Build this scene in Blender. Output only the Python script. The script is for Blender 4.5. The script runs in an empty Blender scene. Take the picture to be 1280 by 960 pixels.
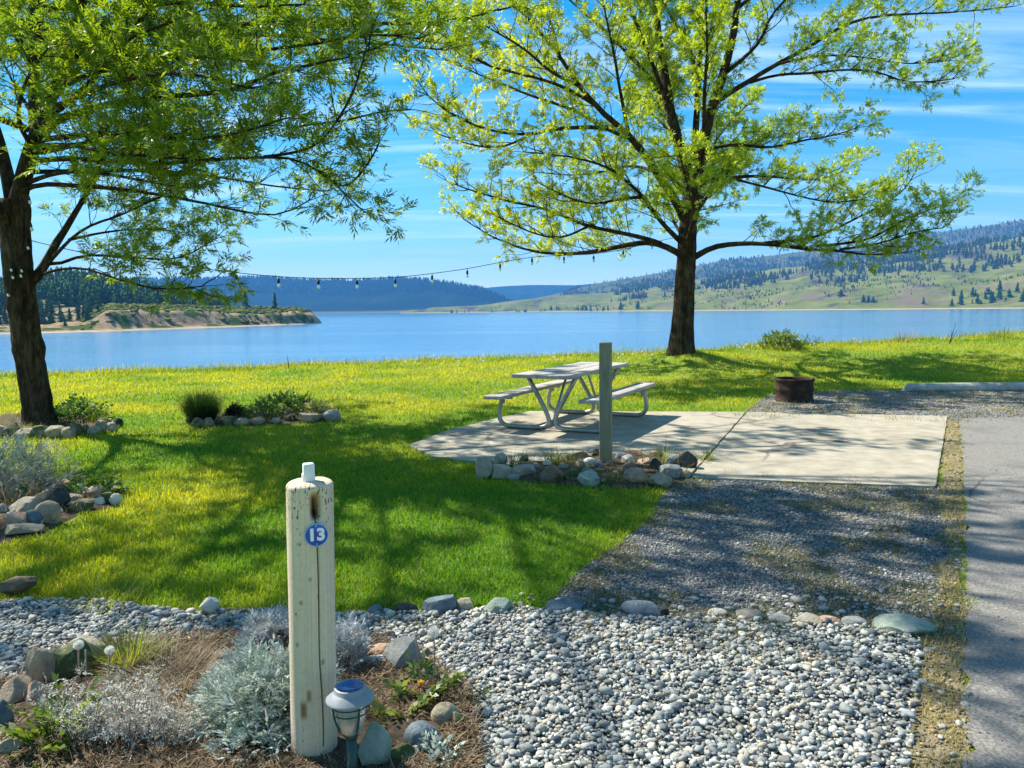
import bpy, bmesh, math, random
import numpy as np
from mathutils import Vector, Matrix, noise as mnoise

# ------------------------------------------------------------------ camera
sc = bpy.context.scene
COL = sc.collection
EYE = np.array([0.0, 0.0, 1.6]); FPX = 960.0
PITCH = math.atan((480 - 387) / FPX); ROLL = math.radians(0.7)
FW = np.array([0, math.cos(PITCH), -math.sin(PITCH)])
_U = np.array([0, math.sin(PITCH), math.cos(PITCH)]); _R = np.array([1.0, 0, 0])
UP = math.cos(ROLL) * _U + math.sin(ROLL) * _R
RT = math.cos(ROLL) * _R - math.sin(ROLL) * _U
cam_d = bpy.data.cameras.new('camera'); cam = bpy.data.objects.new('camera', cam_d); COL.objects.link(cam)
cam_d.sensor_width = 36; cam_d.lens = 27; cam_d.clip_start = 0.05; cam_d.clip_end = 40000
cam.matrix_world = Matrix(((RT[0], UP[0], -FW[0], EYE[0]), (RT[1], UP[1], -FW[1], EYE[1]), (RT[2], UP[2], -FW[2], EYE[2]), (0, 0, 0, 1)))
sc.camera = cam

# ------------------------------------------------------------------ sun, sky, exposure
SUN_SHIFT = np.array([0.737, -0.526])            # ground shift of a shadow per metre of height
SUN_EL = math.atan(1 / np.linalg.norm(SUN_SHIFT)); SUN_DIR = Vector((-SUN_SHIFT[0], -SUN_SHIFT[1], 1)).normalized()
sd = bpy.data.lights.new('sun', 'SUN'); sun = bpy.data.objects.new('sun', sd); COL.objects.link(sun)
sd.energy = 4.7; sd.angle = math.radians(0.5); sd.color = (1.0, 0.93, 0.80)
sun.rotation_euler = SUN_DIR.to_track_quat('Z', 'Y').to_euler(); sun.location = (0, 0, 60)
w = bpy.data.worlds.new('World'); sc.world = w; w.use_nodes = True
nt = w.node_tree; nt.nodes.clear()
def N(nt, t, **kw):
    n = nt.nodes.new(t)
    for k, v in kw.items():
        if k.startswith('i_'): n.inputs[int(k[2:]) if k[2:].isdigit() else k[2:].replace('_', ' ')].default_value = v
        else: setattr(n, k, v)
    return n
def ramp(nt, stops):
    r = nt.nodes.new('ShaderNodeValToRGB'); e = r.color_ramp.elements
    while len(e) < len(stops): e.new(0.5)
    for el, (p, c) in zip(e, stops):
        el.position = p; el.color = (*c, 1) if len(c) == 3 else c
    return r
sky = N(nt, 'ShaderNodeTexSky', sky_type='NISHITA', sun_disc=False, sun_elevation=SUN_EL,
        sun_rotation=math.atan2(SUN_DIR.x, SUN_DIR.y), altitude=400, air_density=1.0, dust_density=0.0, ozone_density=3.0)
hs = N(nt, 'ShaderNodeHueSaturation', i_Hue=0.484, i_Saturation=1.46, i_Value=1.0)
tc = N(nt, 'ShaderNodeTexCoord'); sx = N(nt, 'ShaderNodeSeparateXYZ')
nt.links.new(tc.outputs['Generated'], sx.inputs[0])
den = N(nt, 'ShaderNodeMath', operation='MAXIMUM', i_1=0.02); addz = N(nt, 'ShaderNodeMath', operation='ADD', i_1=0.10)
nt.links.new(sx.outputs['Z'], den.inputs[0]); nt.links.new(den.outputs[0], addz.inputs[0])
dx = N(nt, 'ShaderNodeMath', operation='DIVIDE'); dy = N(nt, 'ShaderNodeMath', operation='DIVIDE')
nt.links.new(sx.outputs['X'], dx.inputs[0]); nt.links.new(sx.outputs['Y'], dy.inputs[0])
nt.links.new(addz.outputs[0], dx.inputs[1]); nt.links.new(addz.outputs[0], dy.inputs[1])
cx = N(nt, 'ShaderNodeCombineXYZ'); nt.links.new(dx.outputs[0], cx.inputs[0]); nt.links.new(dy.outputs[0], cx.inputs[1])
mp = N(nt, 'ShaderNodeMapping'); mp.inputs['Rotation'].default_value = (0, 0, math.radians(16)); mp.inputs['Scale'].default_value = (0.30, 2.0, 1); mp.inputs['Location'].default_value = (3.1, 0.6, 0)
nt.links.new(cx.outputs[0], mp.inputs[0])
cn = N(nt, 'ShaderNodeTexNoise', i_Scale=1.5, i_Detail=10.0, i_Roughness=0.60, i_Distortion=0.9); nt.links.new(mp.outputs[0], cn.inputs['Vector'])
cr = ramp(nt, [(0.42, (0, 0, 0)), (0.53, (.13, .13, .13)), (0.66, (.50, .50, .50)), (0.8, (.62, .62, .62))]); nt.links.new(cn.outputs['Fac'], cr.inputs[0])
cm = N(nt, 'ShaderNodeMixRGB'); cm.inputs['Color2'].default_value = (6.4, 8.2, 9.4, 1)
nt.links.new(cr.outputs[0], cm.inputs[0])
nt.links.new(sky.outputs[0], hs.inputs['Color']); nt.links.new(hs.outputs[0], cm.inputs['Color1'])
bg = N(nt, 'ShaderNodeBackground', i_Strength=0.070); wo = N(nt, 'ShaderNodeOutputWorld')
nt.links.new(cm.outputs[0], bg.inputs[0]); nt.links.new(bg.outputs[0], wo.inputs[0])
vs = sc.view_settings; vs.view_transform = 'Standard'; vs.look = 'None'; vs.gamma = 1.0; vs.exposure = 1.32; vs.use_curve_mapping = False
sc.render.engine = 'CYCLES'; cy = sc.cycles; cy.use_denoising = True; cy.max_bounces = 6; cy.diffuse_bounces = 3; cy.transparent_max_bounces = 8; cy.volume_bounces = 0
cy.use_adaptive_sampling = True; cy.adaptive_threshold = 0.01

GRASS = 1.0; HAZE = 1.1e-4

# ------------------------------------------------------------------ geometry helpers
def ray(px, py): return FW * FPX + RT * (px - 640) + UP * (480 - py)
def proj(P):
    d = np.atleast_2d(P) - EYE; z = d @ FW; z = np.where(np.abs(z) < 1e-6, 1e-6, z)
    return 640 + FPX * (d @ RT) / z, 480 - FPX * (d @ UP) / z, z
def gp(px, py, z=0.0):
    d = ray(px, py); t = (z - EYE[2]) / d[2]; return EYE + d * t
def pd(px, py, Y):
    d = ray(px, py); return EYE + d * (Y / d[1])
LAKE = -7.0
# crest of the bank: pixel column, pixel row, distance
_cr = [(-500, 474, 20.5), (0, 470, 21), (150, 466, 21.4), (300, 461, 22), (450, 455, 23), (600, 449, 24), (720, 445, 24), (800, 443, 22.5), (860, 440, 21.5), (960, 433, 23), (1100, 428, 24), (1200, 423, 24.6), (1280, 417, 25.2), (1400, 409, 26), (1700, 400, 27)]
_cu = []; _cz = []; _cy = []
for a, b, c in _cr:
    p = pd(a, b, c); _cu.append(p[0] / p[1]); _cz.append(p[2]); _cy.append(c)
def sstep(t): t = np.clip(t, 0, 1); return t * t * (3 - 2 * t)
def terr(x, y):
    x = np.asarray(x, float); y = np.asarray(y, float); ys = np.maximum(y, 1.0); u = x / ys
    C = np.interp(u, _cu, _cy); Z = np.interp(u, _cu, _cz); S = np.interp(u, [-.1, .1, .35, .5], [12.8, 13.5, 15.2, 16.2])
    t = (y - S) / (C - S)
    z = Z * sstep(t) ** 0.8
    over = np.maximum(y - C, 0)
    z = z - np.minimum(over * over * 0.25, over * 0.62) + 0.018 * np.sin(x * 1.3 + y * .7) * sstep((y - S) / 3) + .012 * np.sin(x * 2.9 - y * 1.7) * sstep((y - S) / 3)
    z += 0.26 * np.exp(-((x - TREE_R[0]) ** 2 + (y - TREE_R[1]) ** 2) / 1.1)
    return np.maximum(z, LAKE - 1.2)
TREE_R = np.array([pd(852, 440, 19)[0], 19.0]); 
def tz(x, y): return float(terr(x, y))
def gpt(px, py):
    d = ray(px, py); d = d / d[1]; Y = 1.0; last = Y
    while Y < 40:
        p = EYE + d * Y
        if p[2] < tz(p[0], p[1]):
            lo, hi = last, Y
            for _ in range(20):
                m = (lo + hi) / 2; p = EYE + d * m
                if p[2] < tz(p[0], p[1]): hi = m
                else: lo = m
            return EYE + d * hi
        last = Y; Y += 0.1
    return EYE + d * 22
def link(o, parent=None):
    COL.objects.link(o)
    if parent is not None: o.parent = parent
    return o
def mesh_np(name, V, F, mats, parent=None, col=None, smooth=False, fmat=None, attr=None):
    """one mesh object from arrays; F is (m,k) or a list of (m,k) arrays"""
    V = np.ascontiguousarray(V, np.float32); Fs = F if isinstance(F, (list, tuple)) else [F]
    Fs = [np.ascontiguousarray(f, np.int32) for f in Fs if len(f)]
    me = bpy.data.meshes.new(name); me.vertices.add(len(V)); me.vertices.foreach_set('co', V.ravel())
    nl = sum(f.size for f in Fs); nf = sum(len(f) for f in Fs)
    me.loops.add(nl); me.loops.foreach_set('vertex_index', np.concatenate([f.ravel() for f in Fs]))
    me.polygons.add(nf); tot = np.concatenate([np.full(len(f), f.shape[1], np.int32) for f in Fs])
    me.polygons.foreach_set('loop_start', np.concatenate([[0], np.cumsum(tot)[:-1]]).astype(np.int32))
    if smooth: me.polygons.foreach_set('use_smooth', np.ones(nf, bool))
    if fmat is not None: me.polygons.foreach_set('material_index', np.asarray(fmat, np.int32))
    if col is not None:
        a = me.color_attributes.new('Col', 'FLOAT_COLOR', 'POINT'); c = np.ones((len(V), 4), np.float32); c[:, :3] = col; a.data.foreach_set('color', c.ravel())
    if attr is not None:
        for k, v in attr.items():
            a = me.attributes.new(k, 'FLOAT', 'POINT'); a.data.foreach_set('value', np.ascontiguousarray(v, np.float32))
    me.update(calc_edges=True); me.validate()
    for m in (mats if isinstance(mats, (list, tuple)) else [mats]): me.materials.append(m)
    return link(bpy.data.objects.new(name, me), parent)
def empty(name, loc, label, cat, group=None, rz=0):
    o = bpy.data.objects.new(name, None); o.empty_display_size = 0.1; o.location = loc; o.rotation_euler = (0, 0, rz); link(o)
    return tag(o, label, cat, group)
def tag(o, label, cat, group=None):
    o['label'] = label; o['category'] = cat
    if group: o['group'] = group
    return o
def structure(o): o['kind'] = 'structure'; return o
def stuff(o, label=None, cat=None):
    o['kind'] = 'stuff'
    if label: o['label'] = label; o['category'] = cat
    return o
class Acc:
    """collects vertices and faces of several shapes into one mesh"""
    def __init__(s): s.V = []; s.F = {}; s.C = []; s.n = 0
    def add(s, V, F, col=None):
        V = np.asarray(V, float)
        for f in (F if isinstance(F, list) else [F]):
            f = np.asarray(f, int)
            if len(f): s.F.setdefault(f.shape[1], []).append(f + s.n)
        s.V.append(V); s.n += len(V)
        s.C.append(np.broadcast_to(np.asarray(col if col is not None else (1, 1, 1), float), (len(V), 3)))
        return s
    def build(s, name, mats, parent=None, smooth=False, col=False):
        return mesh_np(name, np.concatenate(s.V), [np.concatenate(v) for v in s.F.values()], mats, parent, np.concatenate(s.C) if col else None, smooth)
def tube(pts, rad, sides=6, cap=True, wob=0.0, seed=0):
    P = np.asarray(pts, float); n = len(P); R = np.broadcast_to(np.asarray(rad, float), (n,))
    T = np.gradient(P, axis=0); T /= np.maximum(np.linalg.norm(T, axis=1, keepdims=True), 1e-9)
    nrm = np.cross(T[0], [0, 0, 1.0] if abs(T[0][2]) < .8 else [1.0, 0, 0]); nrm /= np.linalg.norm(nrm)
    A = np.empty((n, 3))
    for i in range(n):
        nrm = nrm - T[i] * (nrm @ T[i]); l = np.linalg.norm(nrm); nrm = nrm / l if l > 1e-6 else np.cross(T[i], [0.3, .9, .1]); A[i] = nrm
    B = np.cross(T, A); th = np.arange(sides) * 2 * math.pi / sides
    rr = R[:, None] * np.ones((1, sides))
    if wob:
        g = np.random.default_rng(seed); rr = rr * (1 + wob * g.standard_normal((n, sides)) * .5 + wob * g.standard_normal((1, sides)))
    V = P[:, None, :] + rr[..., None] * (np.cos(th)[None, :, None] * A[:, None, :] + np.sin(th)[None, :, None] * B[:, None, :])
    V = V.reshape(-1, 3); i = np.arange(n - 1)[:, None] * sides; j = np.arange(sides)[None, :]; k = (j + 1) % sides
    F = np.stack([i + j, i + k, i + sides + k, i + sides + j], -1).reshape(-1, 4)
    if cap:
        V = np.vstack([V, P[0], P[-1]]); b = n * sides; jj = np.arange(sides); kk = (jj + 1) % sides
        t1 = np.stack([np.full(sides, b), kk, jj], -1); t2 = np.stack([np.full(sides, b + 1), (n - 1) * sides + jj, (n - 1) * sides + kk], -1)
        return V, [F, np.vstack([t1, t2])]
    return V, [F]
def lathe(profile, sides=32, c=(0, 0, 0)):
    pr = np.asarray(profile, float); n = len(pr); th = np.arange(sides) * 2 * math.pi / sides
    V = np.stack([pr[:, 0:1] * np.cos(th), pr[:, 0:1] * np.sin(th), np.repeat(pr[:, 1:2], sides, 1)], -1).reshape(-1, 3) + np.asarray(c)
    i = np.arange(n - 1)[:, None] * sides; j = np.arange(sides)[None, :]; k = (j + 1) % sides
    return V, [np.stack([i + j, i + k, i + sides + k, i + sides + j], -1).reshape(-1, 4)]
def box(c, s, R=None, bev=0.0):
    bm = bmesh.new(); bmesh.ops.create_cube(bm, size=1)
    for v in bm.verts: v.co = Vector((v.co.x * s[0], v.co.y * s[1], v.co.z * s[2]))
    if bev: bmesh.ops.bevel(bm, geom=list(bm.edges), offset=bev, segments=2, affect='EDGES', profile=.5)
    bm.verts.ensure_lookup_table(); V = np.array([v.co[:] for v in bm.verts]); F = {}
    for f in bm.faces: F.setdefault(len(f.verts), []).append([v.index for v in f.verts])
    bm.free()
    if R is not None: V = V @ np.asarray(R).T
    return V + np.asarray(c), [np.array(x) for x in F.values()]
def rotz(a): c, s = math.cos(a), math.sin(a); return np.array([[c, -s, 0], [s, c, 0], [0, 0, 1]])
def inpoly(X, Y, poly):
    X = np.asarray(X); Y = np.asarray(Y); r = np.zeros(X.shape, bool); n = len(poly)
    for i in range(n):
        x1, y1 = poly[i][:2]; x2, y2 = poly[(i + 1) % n][:2]
        c = (y1 > Y) != (y2 > Y)
        r ^= c & (X < (x2 - x1) * (Y - y1) / ((y2 - y1) if y2 != y1 else 1e-9) + x1)
    return r
def gpoly(pts): return [tuple(gp(a, b)[:2]) for a, b in pts]
_perm = np.random.default_rng(5).random((256, 256))
def vnoise(x, y):
    x = np.asarray(x, float); y = np.asarray(y, float); xi = np.floor(x).astype(int); yi = np.floor(y).astype(int); fx = x - xi; fy = y - yi
    fx = fx * fx * (3 - 2 * fx); fy = fy * fy * (3 - 2 * fy); g = lambda a, b: _perm[a & 255, b & 255]
    return (g(xi, yi) * (1 - fx) + g(xi + 1, yi) * fx) * (1 - fy) + (g(xi, yi + 1) * (1 - fx) + g(xi + 1, yi + 1) * fx) * fy
def fbm(x, y, o=4): return sum(vnoise(x * 2 ** k + 17 * k, y * 2 ** k + 31 * k) * .5 ** k for k in range(o)) / sum(.5 ** k for k in range(o))

# ------------------------------------------------------------------ materials
def newmat(name):
    m = bpy.data.materials.new(name); m.use_nodes = True; m.node_tree.nodes.clear(); return m, m.node_tree
def pmat(name, stops, scale=6, rough=.85, bump=.25, bscale=None, detail=8, spec=.25, stretch=None, metal=0, dist=0.02, blotch=None, local=False, crack=None):
    """noise-coloured principled surface in world (or object) space, with bump"""
    m, t = newmat(name)
    if local: g = N(t, 'ShaderNodeTexCoord').outputs['Object']
    else: g = N(t, 'ShaderNodeNewGeometry').outputs['Position']
    if stretch:
        mpn = N(t, 'ShaderNodeMapping'); mpn.inputs['Scale'].default_value = stretch; t.links.new(g, mpn.inputs[0]); g = mpn.outputs[0]
    n = N(t, 'ShaderNodeTexNoise', i_Scale=scale, i_Detail=detail, i_Roughness=.65); t.links.new(g, n.inputs['Vector'])
    r = ramp(t, stops); t.links.new(n.outputs['Fac'], r.inputs[0]); c = r.outputs[0]
    if blotch:
        bc, bs, b0, b1 = blotch
        n3 = N(t, 'ShaderNodeTexNoise', i_Scale=bs, i_Detail=6.0, i_Roughness=.7); t.links.new(g, n3.inputs['Vector'])
        r3 = ramp(t, [(b0, (0, 0, 0)), (b1, (1, 1, 1))]); t.links.new(n3.outputs['Fac'], r3.inputs[0])
        mx = N(t, 'ShaderNodeMixRGB'); mx.inputs[2].default_value = (*bc, 1); t.links.new(r3.outputs[0], mx.inputs[0]); t.links.new(c, mx.inputs[1]); c = mx.outputs[0]
    if crack:                                     # thin dark cracks, broken up by noise
        nd = N(t, 'ShaderNodeTexNoise', i_Scale=crack * 4, i_Detail=4.0); t.links.new(g, nd.inputs['Vector']); av = N(t, 'ShaderNodeVectorMath', operation='MULTIPLY_ADD'); t.links.new(nd.outputs['Color'], av.inputs[0]); av.inputs[1].default_value = (.35 / crack * .5,) * 3; t.links.new(g, av.inputs[2])
        vo = N(t, 'ShaderNodeTexVoronoi', feature='DISTANCE_TO_EDGE', i_Scale=crack); t.links.new(av.outputs[0], vo.inputs['Vector']); rc = ramp(t, [(.002, (1, 1, 1)), (.010, (0, 0, 0))]); t.links.new(vo.outputs['Distance'], rc.inputs[0])
        mk = N(t, 'ShaderNodeMath', operation='MULTIPLY'); rn = ramp(t, [(.48, (0, 0, 0)), (.58, (.75, .75, .75))]); n9 = N(t, 'ShaderNodeTexNoise', i_Scale=crack * 1.3, i_Detail=3.0); t.links.new(g, n9.inputs['Vector']); t.links.new(n9.outputs['Fac'], rn.inputs[0]); t.links.new(rc.outputs[0], mk.inputs[0]); t.links.new(rn.outputs[0], mk.inputs[1])
        mx = N(t, 'ShaderNodeMixRGB'); mx.inputs[2].default_value = (.035, .032, .028, 1); t.links.new(mk.outputs[0], mx.inputs[0]); t.links.new(c, mx.inputs[1]); c = mx.outputs[0]
    b = N(t, 'ShaderNodeBsdfPrincipled', i_Roughness=rough, i_Metallic=metal); b.inputs['Specular IOR Level'].default_value = spec
    t.links.new(c, b.inputs['Base Color'])
    if bump:
        n2 = N(t, 'ShaderNodeTexNoise', i_Scale=bscale or scale * 4, i_Detail=6.0, i_Roughness=.7); t.links.new(g, n2.inputs['Vector'])
        bp = N(t, 'ShaderNodeBump', i_Strength=bump, i_Distance=dist); t.links.new(n2.outputs['Fac'], bp.inputs['Height']); t.links.new(bp.outputs[0], b.inputs['Normal'])
    o = N(t, 'ShaderNodeOutputMaterial'); t.links.new(b.outputs[0], o.inputs[0]); return m
def leafmat(name, trans=.45, tint=(1.25, 1.15, .55), gloss=.06, rough=.45):
    """thin leaf: vertex-coloured diffuse plus light passing through"""
    m, t = newmat(name); a = N(t, 'ShaderNodeVertexColor', layer_name='Col')
    d = N(t, 'ShaderNodeBsdfDiffuse'); tr = N(t, 'ShaderNodeBsdfTranslucent'); mu = N(t, 'ShaderNodeMixRGB', blend_type='MULTIPLY', i_0=1.0); mu.inputs[2].default_value = (*tint, 1)
    t.links.new(a.outputs[0], d.inputs[0]); t.links.new(a.outputs[0], mu.inputs[1]); t.links.new(mu.outputs[0], tr.inputs[0])
    mx = N(t, 'ShaderNodeMixShader', i_0=trans); t.links.new(d.outputs[0], mx.inputs[1]); t.links.new(tr.outputs[0], mx.inputs[2])
    g = N(t, 'ShaderNodeBsdfGlossy', i_Roughness=rough); m2 = N(t, 'ShaderNodeMixShader', i_0=gloss); t.links.new(mx.outputs[0], m2.inputs[1]); t.links.new(g.outputs[0], m2.inputs[2])
    o = N(t, 'ShaderNodeOutputMaterial'); t.links.new(m2.outputs[0], o.inputs[0]); return m
def colmat(name, rough=.8, spec=.2, bump=.0, bscale=60, nvar=0.0, nscale=30):
    m, t = newmat(name); a = N(t, 'ShaderNodeVertexColor', layer_name='Col'); b = N(t, 'ShaderNodeBsdfPrincipled', i_Roughness=rough); b.inputs['Specular IOR Level'].default_value = spec
    c = a.outputs[0]; g = N(t, 'ShaderNodeNewGeometry').outputs['Position']
    if nvar:
        n = N(t, 'ShaderNodeTexNoise', i_Scale=nscale, i_Detail=6.0, i_Roughness=.7); t.links.new(g, n.inputs['Vector'])
        r = ramp(t, [(.3, (1 - nvar,) * 3), (.7, (1 + nvar * .5,) * 3)]); t.links.new(n.outputs['Fac'], r.inputs[0])
        mu = N(t, 'ShaderNodeMixRGB', blend_type='MULTIPLY', i_0=1.0); t.links.new(c, mu.inputs[1]); t.links.new(r.outputs[0], mu.inputs[2]); c = mu.outputs[0]
    t.links.new(c, b.inputs['Base Color'])
    if bump:
        n2 = N(t, 'ShaderNodeTexNoise', i_Scale=bscale, i_Detail=5.0); t.links.new(g, n2.inputs['Vector'])
        bp = N(t, 'ShaderNodeBump', i_Strength=bump, i_Distance=.01); t.links.new(n2.outputs['Fac'], bp.inputs['Height']); t.links.new(bp.outputs[0], b.inputs['Normal'])
    o = N(t, 'ShaderNodeOutputMaterial'); t.links.new(b.outputs[0], o.inputs[0]); return m
def plain(name, c, rough=.5, metal=0, spec=.4, trans=0):
    m, t = newmat(name); b = N(t, 'ShaderNodeBsdfPrincipled', i_Roughness=rough, i_Metallic=metal); b.inputs['Base Color'].default_value = (*c, 1)
    b.inputs['Specular IOR Level'].default_value = spec; b.inputs['Transmission Weight'].default_value = trans
    o = N(t, 'ShaderNodeOutputMaterial'); t.links.new(b.outputs[0], o.inputs[0]); return m

# ------------------------------------------------------------------ zones of the ground (pixel outlines turned into places)
Z_PEB = gpoly([(-500, 742), (0, 754), (60, 752), (150, 757), (230, 768), (330, 766), (420, 772), (520, 768), (640, 764), (690, 766), (800, 774), (940, 779), (1080, 786), (1150, 802), (1148, 860), (1136, 960), (1120, 1180), (-900, 1180)])
Z_DRIVE = gpoly([(676, 772), (690, 748), (722, 716), (760, 690), (796, 664), (816, 640), (830, 616), (852, 600), (900, 590), (1100, 600), (1176, 604), (1196, 606), (1204, 700), (1206, 810), (1150, 812), (1080, 798), (940, 790), (800, 785)])
Z_BACK = gpoly([(905, 526), (930, 516), (946, 504), (962, 494), (1010, 490), (1060, 488), (1140, 488), (1320, 486), (1500, 486), (1520, 530), (1200, 530)])
Z_PAD = gpoly([(511, 559), (560, 540), (612, 527), (662, 516), (930, 517), (1184, 522), (1178, 560), (1169, 611), (1020, 606), (858, 599), (700, 590), (600, 581), (540, 573)])
Z_STRIP = gpoly([(1181, 528), (1203, 527), (1206, 610), (1208, 700), (1209, 810), (1212, 960), (1216, 1150), (1110, 1150), (1128, 960), (1142, 870), (1158, 795), (1186, 690), (1172, 612)])
_ra = gp(1199, 524); _rb = gp(1207, 640); _rc = gp(1206, 760); _rd = gp(1210, 960); _re = gp(1215, 1300)
Z_ROAD = [tuple(_ra[:2]), tuple(_rb[:2]), tuple(_rc[:2]), tuple(_rd[:2]), tuple(_re[:2]), (0.4, -8), (9, -8), (17, 6), (22, 10.6)]
Z_BED = gpoly([(-420, 850), (-60, 872), (20, 862), (70, 826), (150, 812), (230, 806), (290, 800), (420, 802), (470, 806), (530, 830), (585, 870), (596, 910), (600, 980), (560, 1120), (-300, 1120)])
Z_RING = gpoly([(598, 598), (604, 588), (640, 580), (700, 572), (760, 568), (830, 570), (872, 580), (866, 598), (830, 612), (740, 612), (660, 604)])
Z_LBED = gpoly([(-160, 600), (-60, 588), (40, 590), (100, 606), (148, 624), (150, 634), (96, 646), (72, 660), (50, 672), (0, 682), (-120, 690)])
Z_TREEBED = gpoly([(-90, 540), (-30, 522), (60, 516), (130, 524), (152, 534), (140, 542), (60, 549), (0, 549), (-60, 552)])
Z_MBED = gpoly([(236, 530), (250, 520), (320, 517), (400, 512), (424, 520), (420, 528), (330, 533), (262, 535)])
# ================================================================== SETTING
rng = np.random.default_rng(11)
M_soil = pmat('turf_soil', [(.3, (.10, .16, .014)), (.55, (.16, .23, .02)), (.75, (.22, .26, .03))], 3.0, .95, .4, 40)
gx = np.concatenate([np.arange(-60, -18, 2.0), np.arange(-18, 20, .25), np.arange(20, 61, 2.0)]); gy = np.concatenate([np.arange(-24, 2, 2.0), np.arange(2, 36, .25), np.arange(36, 60, 3.0)])
GX, GY = np.meshgrid(gx, gy); GZ = terr(GX, GY)
_V = np.stack([GX, GY, GZ], -1).reshape(-1, 3); a = np.arange(len(gy) - 1)[:, None] * len(gx); b = np.arange(len(gx) - 1)[None]
structure(mesh_np('ground', _V, np.stack([a + b, a + b + 1, a + b + 1 + len(gx), a + b + len(gx)], -1).reshape(-1, 4), M_soil, smooth=True))

def sheet(name, poly, z, mat, jit=.03, seed=0, seg=.12, thick=0):
    """flat sheet with a slightly ragged outline; thick > 0 makes a slab"""
    g = np.random.default_rng(seed); out = []
    for i in range(len(poly)):
        p, q = np.array(poly[i]), np.array(poly[(i + 1) % len(poly)]); k = max(1, min(60, int(np.linalg.norm(q - p) / seg)))
        for t in range(k): out.append(p + (q - p) * t / k + g.normal(0, jit, 2) * (jit > 0))
    bm = bmesh.new(); vs_ = [bm.verts.new((p[0], p[1], z)) for p in out]; f = bm.faces.new(vs_)
    if f.normal.z < 0: f.normal_flip()
    if thick:
        r = bmesh.ops.extrude_face_region(bm, geom=[f]); 
        for v in r['geom']:
            if isinstance(v, bmesh.types.BMVert): v.co.z += thick
        bmesh.ops.recalc_face_normals(bm, faces=bm.faces)
    bmesh.ops.triangulate(bm, faces=[f for f in bm.faces if len(f.verts) > 4])
    me = bpy.data.meshes.new(name); bm.to_mesh(me); bm.free(); me.materials.append(mat)
    return link(bpy.data.objects.new(name, me))
M_gravel = pmat('crushed_gravel', [(.3, (.075, .08, .085)), (.5, (.15, .155, .155)), (.68, (.26, .255, .235))], 60, .9, .8, 120, dist=.012, blotch=((.24, .20, .12), 1.3, .46, .62))
M_pebsoil = pmat('pebble_bed_soil', [(.3, (.11, .11, .10)), (.7, (.24, .23, .20))], 25, .95, .6, 80)
M_mulch = pmat('mulch_soil', [(.3, (.035, .024, .016)), (.55, (.10, .072, .045)), (.8, (.22, .16, .10))], 30, .95, .9, 90, dist=.02)
M_strip = pmat('dry_verge', [(.3, (.16, .13, .075)), (.5, (.26, .215, .13)), (.75, (.36, .315, .21))], 22, .95, .7, 90, blotch=((.19, .16, .07), 2.2, .52, .68))
M_asph = pmat('asphalt', [(.32, (.085, .083, .082)), (.5, (.19, .18, .163)), (.70, (.33, .315, .285))], 75, .9, .5, 160, dist=.006, blotch=((.105, .103, .105), 1.3, .52, .8), crack=.55)
M_conc = pmat('concrete', [(.28, (.25, .225, .175)), (.5, (.33, .30, .235)), (.75, (.40, .365, .29))], 5, .9, .25, 120, dist=.004, blotch=((.20, .17, .125), 1.4, .50, .78), crack=.30)
structure(sheet('gravel_drive', Z_DRIVE, .004, M_gravel, .035, 1))
structure(sheet('gravel_path', Z_BACK, .0045, M_gravel, .05, 2))
structure(sheet('pebble_bed', Z_PEB, .006, M_pebsoil, .03, 3))
structure(sheet('dry_verge', Z_STRIP, .010, M_strip, .025, 4))
structure(sheet('asphalt_road', Z_ROAD, .016, M_asph, .012, 5, seg=.1))
# the pad: two slabs with a joint between them
j0 = gp(933, 517)[:2]; j1 = gp(862, 599)[:2]
pa = [p for p in Z_PAD if True]
left = [Z_PAD[0], Z_PAD[1], Z_PAD[2], Z_PAD[3], tuple(j0 - [.012, 0]), tuple(j1 - [.012, 0]), Z_PAD[10], Z_PAD[11], Z_PAD[12]]
right = [tuple(j0 + [.012, 0]), Z_PAD[5], Z_PAD[6], Z_PAD[7], Z_PAD[8], tuple(j1 + [.012, 0])]
structure(sheet('concrete_pad', left, -.05, M_conc, .004, 6, thick=.078)); structure(sheet('concrete_pad', right, -.05, M_conc, .004, 7, thick=.074))
# planting soil heaped a little above the ground
def heap(name, poly, h, mat, step=.04, seed=0, nz=.025):
    P = np.array(poly); c = P.mean(0); x0, y0 = P.min(0); x1, y1 = P.max(0); x0 = max(x0, c[0] - 5)
    X, Y = np.meshgrid(np.arange(x0, x1 + step, step), np.arange(y0, y1 + step, step)); ins = inpoly(X, Y, poly)
    d = np.full(X.shape, 9.0)
    for i in range(len(P)):
        p, q = P[i], P[(i + 1) % len(P)]; e = q - p; L = max(e @ e, 1e-9); t = np.clip(((X - p[0]) * e[0] + (Y - p[1]) * e[1]) / L, 0, 1)
        d = np.minimum(d, np.hypot(X - p[0] - t * e[0], Y - p[1] - t * e[1]))
    z = terr(X, Y) + .008 + np.where(ins, h * sstep(d / .25) + nz * (fbm(X * 9 + seed, Y * 9, 3) - .3) * sstep(d / .1), -.06)
    V = np.stack([X, Y, z], -1).reshape(-1, 3); n = X.shape[1]; a = np.arange(X.shape[0] - 1)[:, None] * n; b = np.arange(n - 1)[None]
    F = np.stack([a + b, a + b + 1, a + b + 1 + n, a + b + n], -1).reshape(-1, 4); keep = ins.reshape(-1)[F].any(1)
    used = np.unique(F[keep]); mpn = np.full(len(V), -1); mpn[used] = np.arange(len(used))
    return structure(mesh_np(name, V[used], mpn[F[keep]], mat, smooth=True))
heap('planting_bed_soil', Z_BED, .05, M_mulch, .03, 1); heap('planting_bed_soil', Z_RING, .03, M_mulch, .04, 2)
heap('planting_bed_soil', Z_LBED, .04, M_mulch, .05, 3); heap('planting_bed_soil', Z_TREEBED, .03, M_mulch, .06, 4); heap('planting_bed_soil', Z_MBED, .03, M_mulch, .05, 5)

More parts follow.
